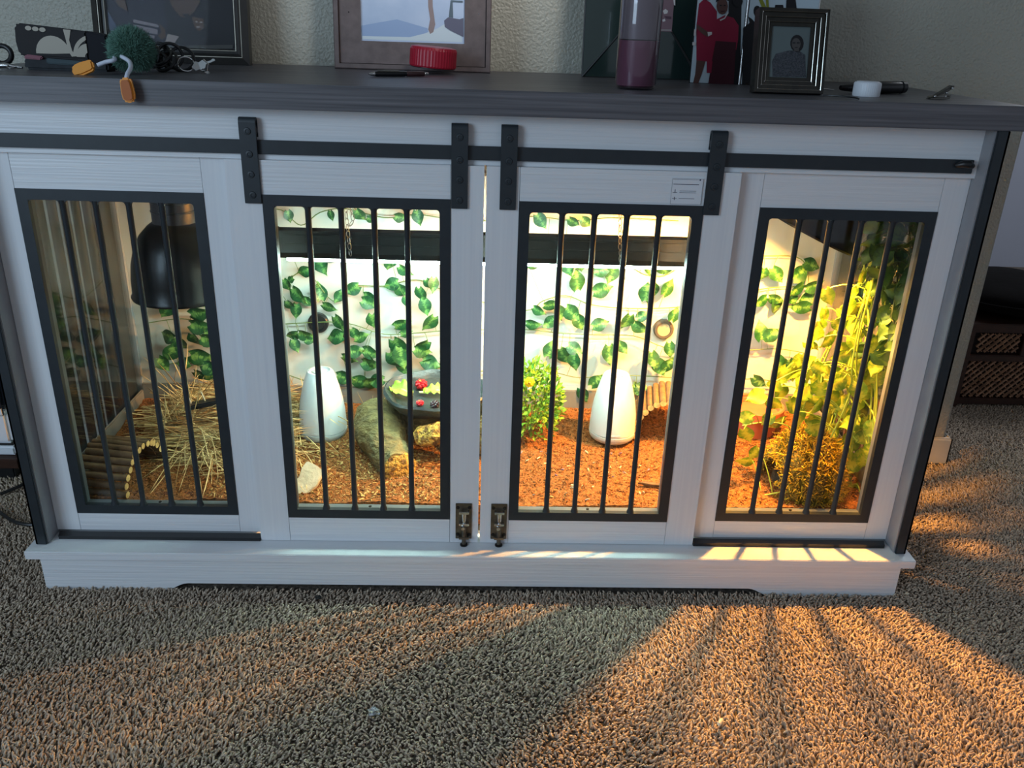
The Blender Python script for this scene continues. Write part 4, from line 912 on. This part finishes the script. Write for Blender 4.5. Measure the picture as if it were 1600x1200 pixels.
q_(1, (1120, 30), (1132, 24), (1146, 28), (1154, 40), (1153, 62), (1150, 78), (1120, 82), (1116, 60)); q_(2, (1118, 64), (1150, 66), (1146, 133), (1106, 133), (1112, 96)); q_(4, (1088, 94), (1102, 96), (1096, 116), (1090, 132), (1082, 132), (1086, 116)); q_(1, (1104, 96), (1113, 96), (1111, 114), (1104, 114))
q_(4, (1089, 38), (1100, 46), (1108, 52), (1105, 58), (1096, 52), (1088, 44)); q_(5, (1105, 50), (1112, 50), (1112, 54), (1106, 57)); q_(4, *[(1128+9*math.cos(t), 10+13*math.sin(t)) for t in np.linspace(0, 2*PI, 13)[:-1]]); q_(3, (1118, 4), (1120, -8), (1130, -14), (1138, -6), (1138, 2), (1128, -3))
q_(5, (1124, 31), (1131, 28), (1137, 19), (1138, 20.5), (1132, 29.5), (1125, 33)); q_(3, *[(1152+8*math.cos(t), 2+9*math.sin(t)) for t in np.linspace(0, 2*PI, 11)[:-1]]); q_(4, *[(1104+7*math.cos(t), -10+11*math.sin(t)) for t in np.linspace(0, 2*PI, 11)[:-1]])
q_(3, (1124, 8), (1127, 8), (1127, 9.5), (1124, 9.5)); q_(3, (1130, 8), (1133, 8), (1133, 9.5), (1130, 9.5)); q_(2, (1125, 17), (1132, 17), (1131, 18.5), (1126, 18.5)); q_(5, (1084, 46), (1087, 46), (1086, 56), (1083, 56)); q_(5, (1081, 66), (1086, 66), (1086, 71), (1081, 71))
L.append((0, [(hx+.003, .001), (S.w-.002, .001), (S.w-.002, hgt-.002), (hx+.003, hgt-.002)]))
q_(3, (1174, 30), (1168, 26), (1170, 36), (1160, 44), (1158, 136), (1200, 137), (1196, 50), (1186, 44)); q_(3, *[(1182+6*math.cos(t), 18+9*math.sin(t)) for t in np.linspace(0, 2*PI, 12)[:-1]]); q_(6, (1180, -10), (1186, -10), (1196, 12), (1190, 14)); q_(3, (1210, 8), (1222, 8), (1226, 30), (1206, 30)); q_(3, (1228, -12), (1240, -12), (1244, 20), (1226, 20)); q_(6, (1194, -14), (1198, -14), (1200, 12), (1196, 12))
printed('photo_print', fm, L, M, .0004, e)

# small black stepped frame with a portrait
S = Stand((1174, 146), (1281, 152), 0.10, 0.22); M = S.M; hgt = S.px(1240, 16)[1]
e = empty('picture_frame', M.translation, 'small black stepped frame with a portrait, beside the white cap', 'picture', 'frames on the cabinet top')
g = G(); st_ = [(0, -.014), (0, .016), (.006, .016), (.006, .0115), (.0145, .0115), (.0145, .0075), (.0225, .0075), (.0225, .004), (.030, .004), (.030, -.001)]
moulding(g, M, S.w, hgt, st_); g.build('moulding', mat('black_gloss_frame', (36, 34, 30), .25, .3, noise=((60, 60, 10), (50, 47, 40))), e)
g = G()
for b, z in ((.006, .016), (.0145, .0117), (.0225, .0077)): moulding(g, M, S.w, hgt, [(b-.0002, z+.0002), (b+.0006, z-.0003)])
g.build('silver_line', mat('silver_line', (190, 186, 176), .2, 1.0), e)
g = G()
for x in (.0075, S.w-.0075):
    for y in (.0075, hgt-.0075):
        for k in range(3): g.blob(M @ Vector((x+(k*.007 if x < .05 else -k*.007), y+(k*.007 if y < .05 else -k*.007), .0142-k*.004)), (.0018,)*3, 1)
o = g.build('corner_beads', CHROME, e, smooth=True); o['kind'] = 'stuff'
fm = [flat('portrait_back', (92, 102, 102)), flat('portrait_hair', (26, 26, 28)), flat('portrait_face', (74, 70, 68)), mat('portrait_blouse', (36, 40, 46), .6, noise=(420, (66, 68, 74), .1)), flat('portrait_glasses', (40, 40, 42))]
L = [(0, [(.0295, .0295), (S.w-.0295, .0295), (S.w-.0295, hgt-.0295), (.0295, hgt-.0295)])]
q_(3, (1207, 120), (1206, 96), (1212, 84), (1232, 79), (1248, 79), (1258, 86), (1259, 121)); q_(1, *[(1245+10.5*math.cos(t), 68+13.5*math.sin(t)) for t in np.linspace(0, 2*PI, 16)[:-1]]); q_(2, (1240, 80), (1241, 72), (1247, 72), (1248, 80)); q_(2, *[(1243.5+7*math.cos(t), 69+9.5*math.sin(t)) for t in np.linspace(0, 2*PI, 14)[:-1]])
q_(4, (1238, 66), (1242.5, 66), (1242.5, 68.5), (1238, 68.5)); q_(4, (1244.5, 66), (1249, 66), (1249, 68.5), (1244.5, 68.5)); q_(1, (1240.5, 74), (1246.5, 74), (1245, 75.2), (1242, 75.2))
xs_ = [(m_, [(min(max(x, .0297), S.w-.0297), min(max(y, .0297), hgt-.0297)) for x, y in pts]) for m_, pts in L]
printed('portrait_print', fm, xs_, M, .0005, e)
G().prism([(S.w/2-.02, .0), (S.w/2+.02, 0), (S.w/2+.012, .09), (S.w/2-.012, .09)], M @ Matrix.Translation((0, .006, -.017)), .003).build('easel_back', GRIP, e)

# pink bottle
bp = aty(996, 139, .075); r = ((aty(1029, 120, .11)-aty(965, 120, .11)).length)/2
e = empty('bottle', (bp.x, .11, ZT), 'tall frosted bottle half full of pink liquid near the front edge', 'bottle'); M = Matrix.Translation((bp.x+.001, .11, ZT))
zl = aty(998, 63, .11).z-ZT
PINK = mat('pink_liquid', (150, 98, 120), .3, noise=(3, (144, 92, 114))); CLR = glass('bottle_plastic', (.82, .80, .82), 1.6)
G().lathe([(r*.82, 0), (r*.96, .004), (r, .012), (r, .20), (r*.97, .22), (r*.75, .245), (.016, .262), (.016, .285), (.0145, .285), (.0145, .262), (r*.73, .243), (r*.95, .219), (r*.975, .20), (r*.975, .012)], 48, M, close=True).build('bottle_body', CLR, e, smooth=True)
G().lathe([(r*.8, .004), (r*.93, .008), (r*.955, .014), (r*.955, zl)], 44, M).build('liquid', PINK, e, smooth=True)
G().lathe([(r*.94, zl+.002), (r*.94, .20), (r*.7, .243)], 44, M, caps=False).build('frosted_lining', mat('frosted_grey', (150, 142, 146), .35), e, smooth=True)
G().lathe([(.019, .266), (.0195, .285), (.018, .300), (.002, .301)], 28, M, wob=lambda a, j: 1+.02*math.cos(20*a)).build('cap', mat('bottle_cap', (210, 208, 206), .4), e, smooth=True)

# red lid, pen, white cap, marker, clipper, twist of wire
c = aty(676, 108, .42); e = empty('jar_lid', (c.x, .42, ZT), 'ribbed red screw lid in front of the brown wooden frame', 'lid')
M = Matrix.Translation((c.x, .42, ZT+.013)) @ Matrix.Rotation(math.radians(4), 4, 'Y'); RL = mat('red_plastic', (168, 20, 46), .35); rl = (aty(712, 100, .42)-aty(640, 100, .42)).length/2
G().lathe([(rl*.97, 0), (rl, .003), (rl, .036), (rl*.96, .042), (rl*.8, .0435), (.003, .0435)], 144, M, wob=lambda a, j: 1+(.012*(1 if math.cos(48*a) > 0 else 0) if j in (1, 2) else 0)).build('lid_shell', RL, e)
G().lathe([(rl*.9, -.002), (rl*.965, -.001), (rl*.965, .006), (rl*.9, .006)], 48, M, close=True).build('lid_liner', GRIP, e, smooth=True)
def stick_thing(name, label, cat, p0, p1, segs, group=None):
    p0, p1 = Vector(p0), Vector(p1); e = empty(name, (p0+p1)/2, label, cat, group)
    for nm, t0, t1, r0, r1, m in segs: G().tube([p0.lerp(p1, t0), p0.lerp(p1, t0+(t1-t0)*.06), p0.lerp(p1, t1-(t1-t0)*.06), p0.lerp(p1, t1)], [r0*.85, r0, r1, r1*.85], 14).build(nm, m, e, smooth=True)
    return e
BLK = mat('pen_black', (20, 21, 24), .25)
a, b = aty(576, 123, .22), aty(668, 116, .27)
e = stick_thing('pen', 'black click pen lying in front of the brown wooden frame', 'pen', (a.x, .22, ZT+.006), (b.x, .29, ZT+.006), [('barrel', .10, .62, .0056, .006, BLK), ('tip', 0, .10, .0018, .0052, CHROME), ('sleeve', .62, .93, .0058, .0054, mat('pen_red_ink', (60, 34, 36), .3)), ('clicker', .93, 1, .003, .003, CHROME)])
G().tube([Vector((a.x, .22, ZT+.0125)).lerp(Vector((b.x, .29, ZT+.0125)), t) for t in (.15, .3, .5)], .0012, 6).build('clip', CHROME, e)
c = aty(1354, 142, .11); e = empty('screw_cap', (c.x, .11, ZT), 'white ribbed screw cap standing in front of the black marker', 'cap'); rc = (aty(1374, 142, .11)-aty(1334, 142, .11)).length/2
G().lathe([(rc*.98, 0), (rc, .002), (rc, .023), (rc*.95, .026), (.002, .0262)], 120, Matrix.Translation((c.x, .11, ZT)), wob=lambda a, j: 1+(.018*math.cos(40*a) if j in (1, 2) else 0)).build('cap_shell', mat('cap_white', (222, 226, 232), .4), e, smooth=True)
G().lathe([(rc*.86, .0262), (rc*.82, .0275), (.002, .0275)], 40, Matrix.Translation((c.x, .11, ZT))).build('cap_top', mat('cap_white2', (214, 218, 226), .45), e, smooth=True)
a, b = aty(1311, 141, .17), aty(1415, 139, .20)
e = stick_thing('marker', 'thick black marker lying behind the white screw cap', 'pen', (a.x, .165, ZT+.011), (b.x, .205, ZT+.013), [('cap', 0, .33, .0055, .0105, BLK), ('body', .33, .93, .0125, .0125, mat('marker_body', (34, 35, 36), .3)), ('end_plug', .93, 1.0, .0128, .0115, GRIP)])
d_ = Vector((b.x-a.x, .04, 0)).normalized(); p = Vector((a.x, .165, ZT+.011)).lerp(Vector((b.x, .205, ZT+.013)), 1.0)
G().lathe([(.006, 0), (.006, .001), (.004, .0015)], 14, frameM(p+d_*.0003, d_.orthogonal(), d_.cross(d_.orthogonal()))).build('end_dot', CHROME, e)
c = aty(1466, 152, .08); e = empty('nail_clipper', (c.x, .08, ZT), 'steel nail clipper near right end of the cabinet top', 'clipper')
M = Matrix.Translation((c.x, .08, ZT)) @ Matrix.Rotation(.35, 4, 'Z'); STL = mat('clipper_steel', (120, 118, 112), .25, .9)
G().prism([(-.027, .001), (.024, .001), (.026, .006), (.020, .005), (-.024, .003)], M @ frameM((0, -.006, 0), (1, 0, 0), (0, 0, 1)), -.011).build('lower_jaw', STL, e, bevel=.0005)
G().prism([(-.026, .004), (.018, .0075), (.026, .006), (.026, .0085), (.016, .0105), (-.022, .006)], M @ frameM((0, -.006, 0), (1, 0, 0), (0, 0, 1)), -.011).build('upper_jaw', STL, e, bevel=.0005)
G().prism([(-.014, .007), (.024, .026), (.029, .025), (.028, .022), (.012, .0125), (-.010, .006)], M @ frameM((0, -.007, 0), (1, 0, 0), (0, 0, 1)), -.010).build('lever', mat('clipper_lever', (84, 82, 78), .3, .9), e, bevel=.0006)
G().tube([M @ Vector((.017, -.001, .0005)), M @ Vector((.017, -.001, .022))], .0022, 8).build('pin', CHROME, e, smooth=True)
for x, z in ((.022, .021), (.010, .0125), (-.018, .006)): G().blob(M @ Vector((x, -.0085, z)), (.0022,)*3, 2).build('rivet', CHROME, e, smooth=True)
a, b = aty(1286, 147, .06), aty(1343, 158, -.01)
o = G().tube(smooth_line([Vector((a.x, .06, ZT+.002)), Vector((a.x+.018, .05, ZT+.003)), Vector((a.x+.045, .02, ZT+.0025)), Vector((b.x, -.005, ZT+.002))]), .0015, 7).build('wire_tie', GRIP, smooth=True); tag(o, 'short black wire tie lying in front of the white screw cap', 'wire')
a = aty(1294, 134, .24); o = G().tube([Vector((a.x-.03, .24, ZT+.003)), Vector((a.x, .24, ZT+.0028)), Vector((a.x+.012, .235, ZT+.002))], [.0016, .0016, .0008], 8).build('metal_pin', CHROME, smooth=True); tag(o, 'small bright metal pin beside the small black stepped frame', 'pin')

# patterned wallet
wl, wr = aty(26, 80, .13), aty(172, 88, .13)
e = empty('wallet', ((wl.x+wr.x)/2, .15, ZT), 'black and beige paisley wallet at left on the cabinet top', 'wallet')
BLKF = mat('black_fabric', (30, 28, 30), .8, bump=(200, .5, .001)); BEI = mat('beige_satin', (146, 136, 118), .45); PNK = mat('pink_trim', (120, 62, 76), .6); TEAL = mat('teal_trim', (44, 62, 68), .7)
x0, x1 = wl.x, wr.x; M = frameM((x0, .125, ZT), (1, 0, 0), (0, .06, 1)); ww = x1-x0; hh = .078
G().prism([(.004, .028), (.010, .024), (ww*.78, .020), (ww*.78, .072), (ww*.5, .0765), (.010, .083), (.003, .078), (.001, .05)], M, -.05).build('case', BLKF, e, bevel=.004)
G().prism([(ww*.775, .014), (ww*.99, .012), (ww, .03), (ww*.99, .066), (ww*.775, .073)], M @ Matrix.Translation((0, 0, .0015)), -.053).build('elastic_band', mat('band_black', (20, 21, 28), .9), e, bevel=.003)
G().prism([(.012, .0005), (ww*.96, .0005), (ww*.97, .018), (.016, .024), (.008, .012)], M @ Matrix.Translation((0, .0, -.002)), -.048).build('lower_pouch', mat('pouch_fabric', (32, 34, 38), .85, noise=(50, (48, 52, 56))), e, bevel=.004)
G().prism([(.012, .020), (.045, .018), (.05, .025), (.018, .028)], M @ Matrix.Translation((0, 0, .002)), -.02).build('pink_strip', PNK, e, bevel=.002)
G().prism([(.055, .012), (ww*.7, .010), (ww*.7, .018), (.055, .022)], M @ Matrix.Translation((0, 0, .002)), -.02).build('teal_strip', TEAL, e, bevel=.002)
pol = []
def arcp(cx, cy, r0, r1, a0, a1, n=10): return [(cx+r1*math.cos(a0+(a1-a0)*i/n), cy+r1*math.sin(a0+(a1-a0)*i/n)) for i in range(n+1)]+[(cx+r0*math.cos(a1-(a1-a0)*i/n), cy+r0*math.sin(a1-(a1-a0)*i/n)) for i in range(n+1)]
pol.append((0, arcp(.070, .030, .0, .032, .05, PI, 14))); pol.append((0, [(.094, .074), (.108, .073), (.103, .055), (.106, .036), (.114, .027), (.104, .026), (.098, .036), (.097, .055)]))
pol.append((0, arcp(.146, .026, .032, .039, PI*.42, PI*.98))); pol.append((0, arcp(.137, .026, .008, .024, PI*.40, PI*1.0)))
for i in range(3): pol.append((0, ell(.030+i*.013, .074-i*.001, .006, .004)))
pol = [(m_, [(min(x, ww*.77), y) for x, y in p_]) for m_, p_ in pol]
g = G(); 
for i, (m_, p_) in enumerate(pol): g.poly(p_, M, .0006+.0001*i, 0)
g.build('paisley_print', BEI, e)
# key clips: left edge and beyond the pompom
def loop(c, r, tilt, n=20, sq=1): 
    Mx = Matrix.Translation(c) @ Matrix.Rotation(tilt[0], 4, 'X') @ Matrix.Rotation(tilt[1], 4, 'Y'); return [Mx @ Vector((r*math.cos(2*PI*i/n), r*sq*math.sin(2*PI*i/n), 0)) for i in range(n+1)]
c = aty(5, 97, .16); e = empty('key_clip', (c.x, .16, ZT), 'black loop and steel snap clip at far left of the cabinet top', 'key clip')
G().tube(loop((c.x, .16, ZT+.024), .017, (1.2, .2)), .005, 10, caps=False).build('cord_loop', GRIP, e, smooth=True)
G().tube([(c.x-.02, .14, ZT+.004), (c.x+.012, .14, ZT+.006), (c.x+.03, .135, ZT+.005), (c.x+.05, .13, ZT+.003)], [.004, .005, .003, .002], 10).build('snap_hook', CHROME, e, smooth=True)
G().tube(loop((c.x+.03, .13, ZT+.004), .008, (.2, .1)), .0015, 8, caps=False).build('split_ring', CHROME, e, smooth=True)
c = aty(285, 98, .20); e = empty('key_bunch', (c.x, .20, ZT), 'tangled black cord with steel keys right of the green pompom', 'keys')
g = G(); rk = random.Random(5)
for i in range(9): g.tube(loop((c.x-.035+rk.uniform(-.025, .03), .20+rk.uniform(-.02, .02), ZT+.02+rk.uniform(0, .012)), rk.uniform(.014, .024), (rk.uniform(.6, 1.6), rk.uniform(-.6, .6))), .0032, 8, caps=False)
g.build('cord_coil', GRIP, e, smooth=True)['kind'] = 'stuff'
G().tube(loop((c.x+.012, .185, ZT+.016), .016, (.9, .3)), .0013, 8, caps=False).build('split_ring', CHROME, e, smooth=True)
for i, (dx, dz, rt) in enumerate(((.035, .012, .5), (.047, .016, -.4))):
    Mk = Matrix.Translation((c.x+dx, .18, ZT+dz)) @ Matrix.Rotation(rt, 4, 'Y') @ Matrix.Rotation(1.1, 4, 'X')
    G().prism([(-.008, -.007), (.002, -.009), (.006, -.003), (.026, -.003), (.026, .001), (.022, .003), (.018, .001), (.006, .003), (.002, .009), (-.008, .007)], Mk, .002).build('key', CHROME, e, bevel=.0003)
G().tube([(c.x+.048, .17, ZT+.004), (c.x+.058, .165, ZT+.006), (c.x+.06, .17, ZT+.018), (c.x+.05, .175, ZT+.026)], .0013, 7).build('hook', CHROME, e, smooth=True)
# green pompom charm with white legs and orange shoes
c = aty(207, 88, .10); e = empty('pompom_charm', (c.x, .10, ZT), 'fluffy green pompom charm with white legs and orange shoes over the edge', 'charm'); rp = .043; pc_ = Vector((c.x, .10, ZT+rp-.001))
G().blob(pc_, (rp*.8,)*3, 3).build('core', mat('pom_core', (92, 130, 116), .95), e, smooth=True)
n = 8000; N_ = np.random.randn(n, 3); N_ /= np.linalg.norm(N_, axis=1)[:, None]; Pp = np.array(pc_)+N_*rp*.62
D = N_+np.random.randn(n, 3)*.22; D /= np.linalg.norm(D, axis=1)[:, None]; k = np.random.uniform(.75, 1.15, n)[:, None]
kk = Pp[:, 2]+D[:, 2]*.02 > ZT+.001; Pp, D, k = Pp[kk], D[kk], k[kk]; n = len(Pp)
V, q, t, C = strands(Pp, D, np.random.uniform(.012, .018, n), np.full(n, .0008), np.random.randn(n, 3)*.003, cols=np.array(s2l((104, 142, 128)))*k)
numpy_mesh('fluff', V, q, t, attr_mat('pom_fibre'), C, e)['kind'] = 'stuff'
WL = mat('white_cord', (206, 212, 226), .5); ORS = mat('orange_rubber', (226, 146, 44), .5); ORD = mat('orange_dark', (170, 92, 34), .6)
y1 = .052
L1 = [pc_+Vector((-.022, -.028, -.012)), aty(178, 94, .05), aty(165, 97, .045), aty(152, 102, .04)]; L2 = [pc_+Vector((-.006, -.036, -.010)), aty(202, 96, .035), aty(204, 106, -.005), aty(199, 116, -.030), aty(197, 126, -.0415)]
for Lg in (L1, L2): G().tube(smooth_line(Lg), .0038, 10).build('leg', WL, e, smooth=True)
def shoe(c, d, up, ln, wd):
    M = frameM(c, d, up); pr = [(-.5, -.30), (-.36, -.44), (.1, -.5), (.42, -.44), (.5, -.2), (.5, .2), (.42, .44), (.1, .5), (-.36, .44), (-.5, .30)]
    o = G().prism([(x*ln, y*wd) for x, y in pr], M @ Matrix.Translation((0, 0, -.004)), .010).build('shoe', ORS, e, bevel=.003)
    G().prism([(x*ln*.8, y*wd*.76) for x, y in pr], M @ Matrix.Translation((0, 0, .006)), .0016).build('sole', ORD if abs(d[2]) > .5 else ORS, o, bevel=.0006)
shoe(aty(130, 107, .035), (-1, 0, -.35), (.2, .4, 1), .042, .025)
shoe(aty(200, 141, -.050), (.08, -.05, -1), (1, 0, 0), .042, .023)

# ------------------------------------------------------------------ beside the cabinet
WOODD = mat('dark_wood', (66, 38, 26), .45, noise=((20, 20, 60), (44, 26, 18)))
CANE = mat('cane_strip', (176, 132, 100), .6, noise=(60, (96, 66, 46)))
e = empty('woven_chest', (1.86, 1.23, 0), 'dark wooden chest with woven cane panels beyond right end of the wall', 'chest')
X0, X1, Y0, Y1 = 1.630, 2.06, 1.03, 1.43
for x in (X0, X1-.03):
    for y in (Y0, Y1-.03): G().box(x, x+.03, y, y+.03, -.008, .29).build('leg_post', WOODD, e, bevel=.004)
for z0, z1 in ((.005, .028), (.165, .188), (.268, .30)): G().box(X0+.005, X1-.005, Y0+.003, Y1-.003, z0, z1).build('shelf_frame', WOODD, e, bevel=.003)
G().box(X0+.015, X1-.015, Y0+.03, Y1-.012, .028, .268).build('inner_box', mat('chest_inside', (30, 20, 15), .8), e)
G().box((X0+X1)/2-.012, (X0+X1)/2+.012, Y0+.004, Y0+.024, .188, .268).build('divider', WOODD, e, bevel=.002)
def weave(x0, x1, z0, z1):
    g = G(); sp = .024; w_ = .0055; y = Y0+.016
    for sg in (1, -1):
        k = -(z1-z0)
        while k < (x1-x0):
            pts = []
            ta = max(0, -k); tb = min(z1-z0, (x1-x0)-k)
            if tb-ta > .008:
                a = (k+ta, ta); b = (k+tb, tb)
                if sg < 0: a = (a[0], (z1-z0)-a[1]); b = (b[0], (z1-z0)-b[1])
                g.tube([(x0+a[0], y-.001*sg, z0+a[1]), (x0+b[0], y-.001*sg, z0+b[1])], .0048 if sg > 0 else .0022, 5)
            k += sp
    g.build('cane_panel', CANE, e)['kind'] = 'stuff'
weave(X0+.035, X1-.035, .030, .163); weave(X0+.05, (X0+X1)/2-.02, .196, .262); weave((X0+X1)/2+.02, X1-.05, .196, .262)
o = empty('cushion', (1.87, 1.22, .30), 'black rounded cushion lying on the woven cane chest', 'cushion'); CUSH = mat('cushion_black', (14, 12, 12), .95, spec=.1, bump=(12, .4, .01))
g = G().blob((1.87, 1.22, .360), (.25, .22, .062), 4, .12, 4, seed=8); g.build('cover', CUSH, o, smooth=True)
G().tube([Vector((1.87+.252*math.cos(t), 1.22+.222*math.sin(t), .358)) for t in np.linspace(0, 2*PI, 41)], .004, 6, caps=False).build('piping', CUSH, o, smooth=True)

e = empty('white_appliance', (-1.42, .53, .058), 'white appliance with black lid on a dark wooden board left of the cabinet', 'appliance'); WA = mat('appliance_white', (222, 226, 232), .35)
G().box(-1.62, -1.256, .45, .60, .060, .086).build('base_tray', WA, e, bevel=.006)
G().box(-1.62, -1.262, .455, .60, .091, .185).build('body', WA, e, bevel=.010)
G().box(-1.615, -1.265, .46, .595, .086, .091).build('gap_seam', GRIP, e)
G().box(-1.62, -1.262, .46, .60, .188, .36).build('lid', mat('lid_dark', (28, 32, 40), .35), e, bevel=.012)
G().box(-1.285, -1.268, .452, .458, .176, .200).build('latch', WA, e, bevel=.003)
o = empty('low_stand', (-1.42, .53, 0), 'dark wooden board with black feet under the white appliance', 'stand')
G().box(-1.66, -1.243,   .43, .604, .030, .058).build('board', WOODD, o, bevel=.003)
for x in (-1.60, -1.29):
    for y in (.46, .57): G().box(x-.025, x+.025, y-.02, y+.02, -.008, .030).build('foot', GRIP, o, bevel=.003)
for pts, lab in (([(0, 772), (18, 765), (40, 755), (60, 745)], 'upper of the two black cords on the carpet left of the cabinet'), ([(-20, 790), (0, 801), (22, 815), (50, 820), (75, 815)], 'lower of the two black cords on the carpet left of the cabinet')):
    o = G().tube(smooth_line([atz(u, v, .010) for u, v in pts]), .0045, 8).build('power_cord', GRIP, smooth=True); tag(o, lab, 'cord', 'power cords')

# scraps on the carpet
def scrap(name, u, v, r, m, label, cat, sub=2, amp=.5, seed=0, sq=(1, .8, .5)):
    p = atz(u, v, .008); o = G().blob((p.x, p.y, .009), (r*sq[0], r*sq[1], r*sq[2]), sub, amp, 9, seed=seed).build(name, m); tag(o, label, cat)
scrap('foil_scrap', 585, 1112, .011, mat('foil', (214, 222, 224), .18, .9), 'crumpled shiny foil scrap on the carpet near the bottom centre', 'foil', 2, .9, 3)
p = atz(1125, 1130, .010); o = G().tube([p+Vector((-.004, -.005, 0)), p+Vector((-.003, -.004, .002)), p+Vector((.004, .005, .003)), p+Vector((.005, .006, .002))], [.003, .0042, .0042, .003], 10).build('pellet', mat('pellet_white', (226, 214, 186), .5), smooth=True); tag(o, 'small cream coloured pellet on the orange lit carpet', 'pellet')
scrap('lint', 1417, 928, .005, CHALK, 'small white lint ball on carpet by right end of the plinth', 'lint', 2, .3, 5)
scrap('lint', 497, 934, .008, mat('dark_lint', (30, 28, 28), .9), 'dark lint tuft on carpet in front of the left plinth', 'lint', 2, .6, 6)
scrap('lint', 818, 955, .004, CHALK, 'pale crumb on carpet in front of the middle of the plinth', 'lint', 2, .3, 8)
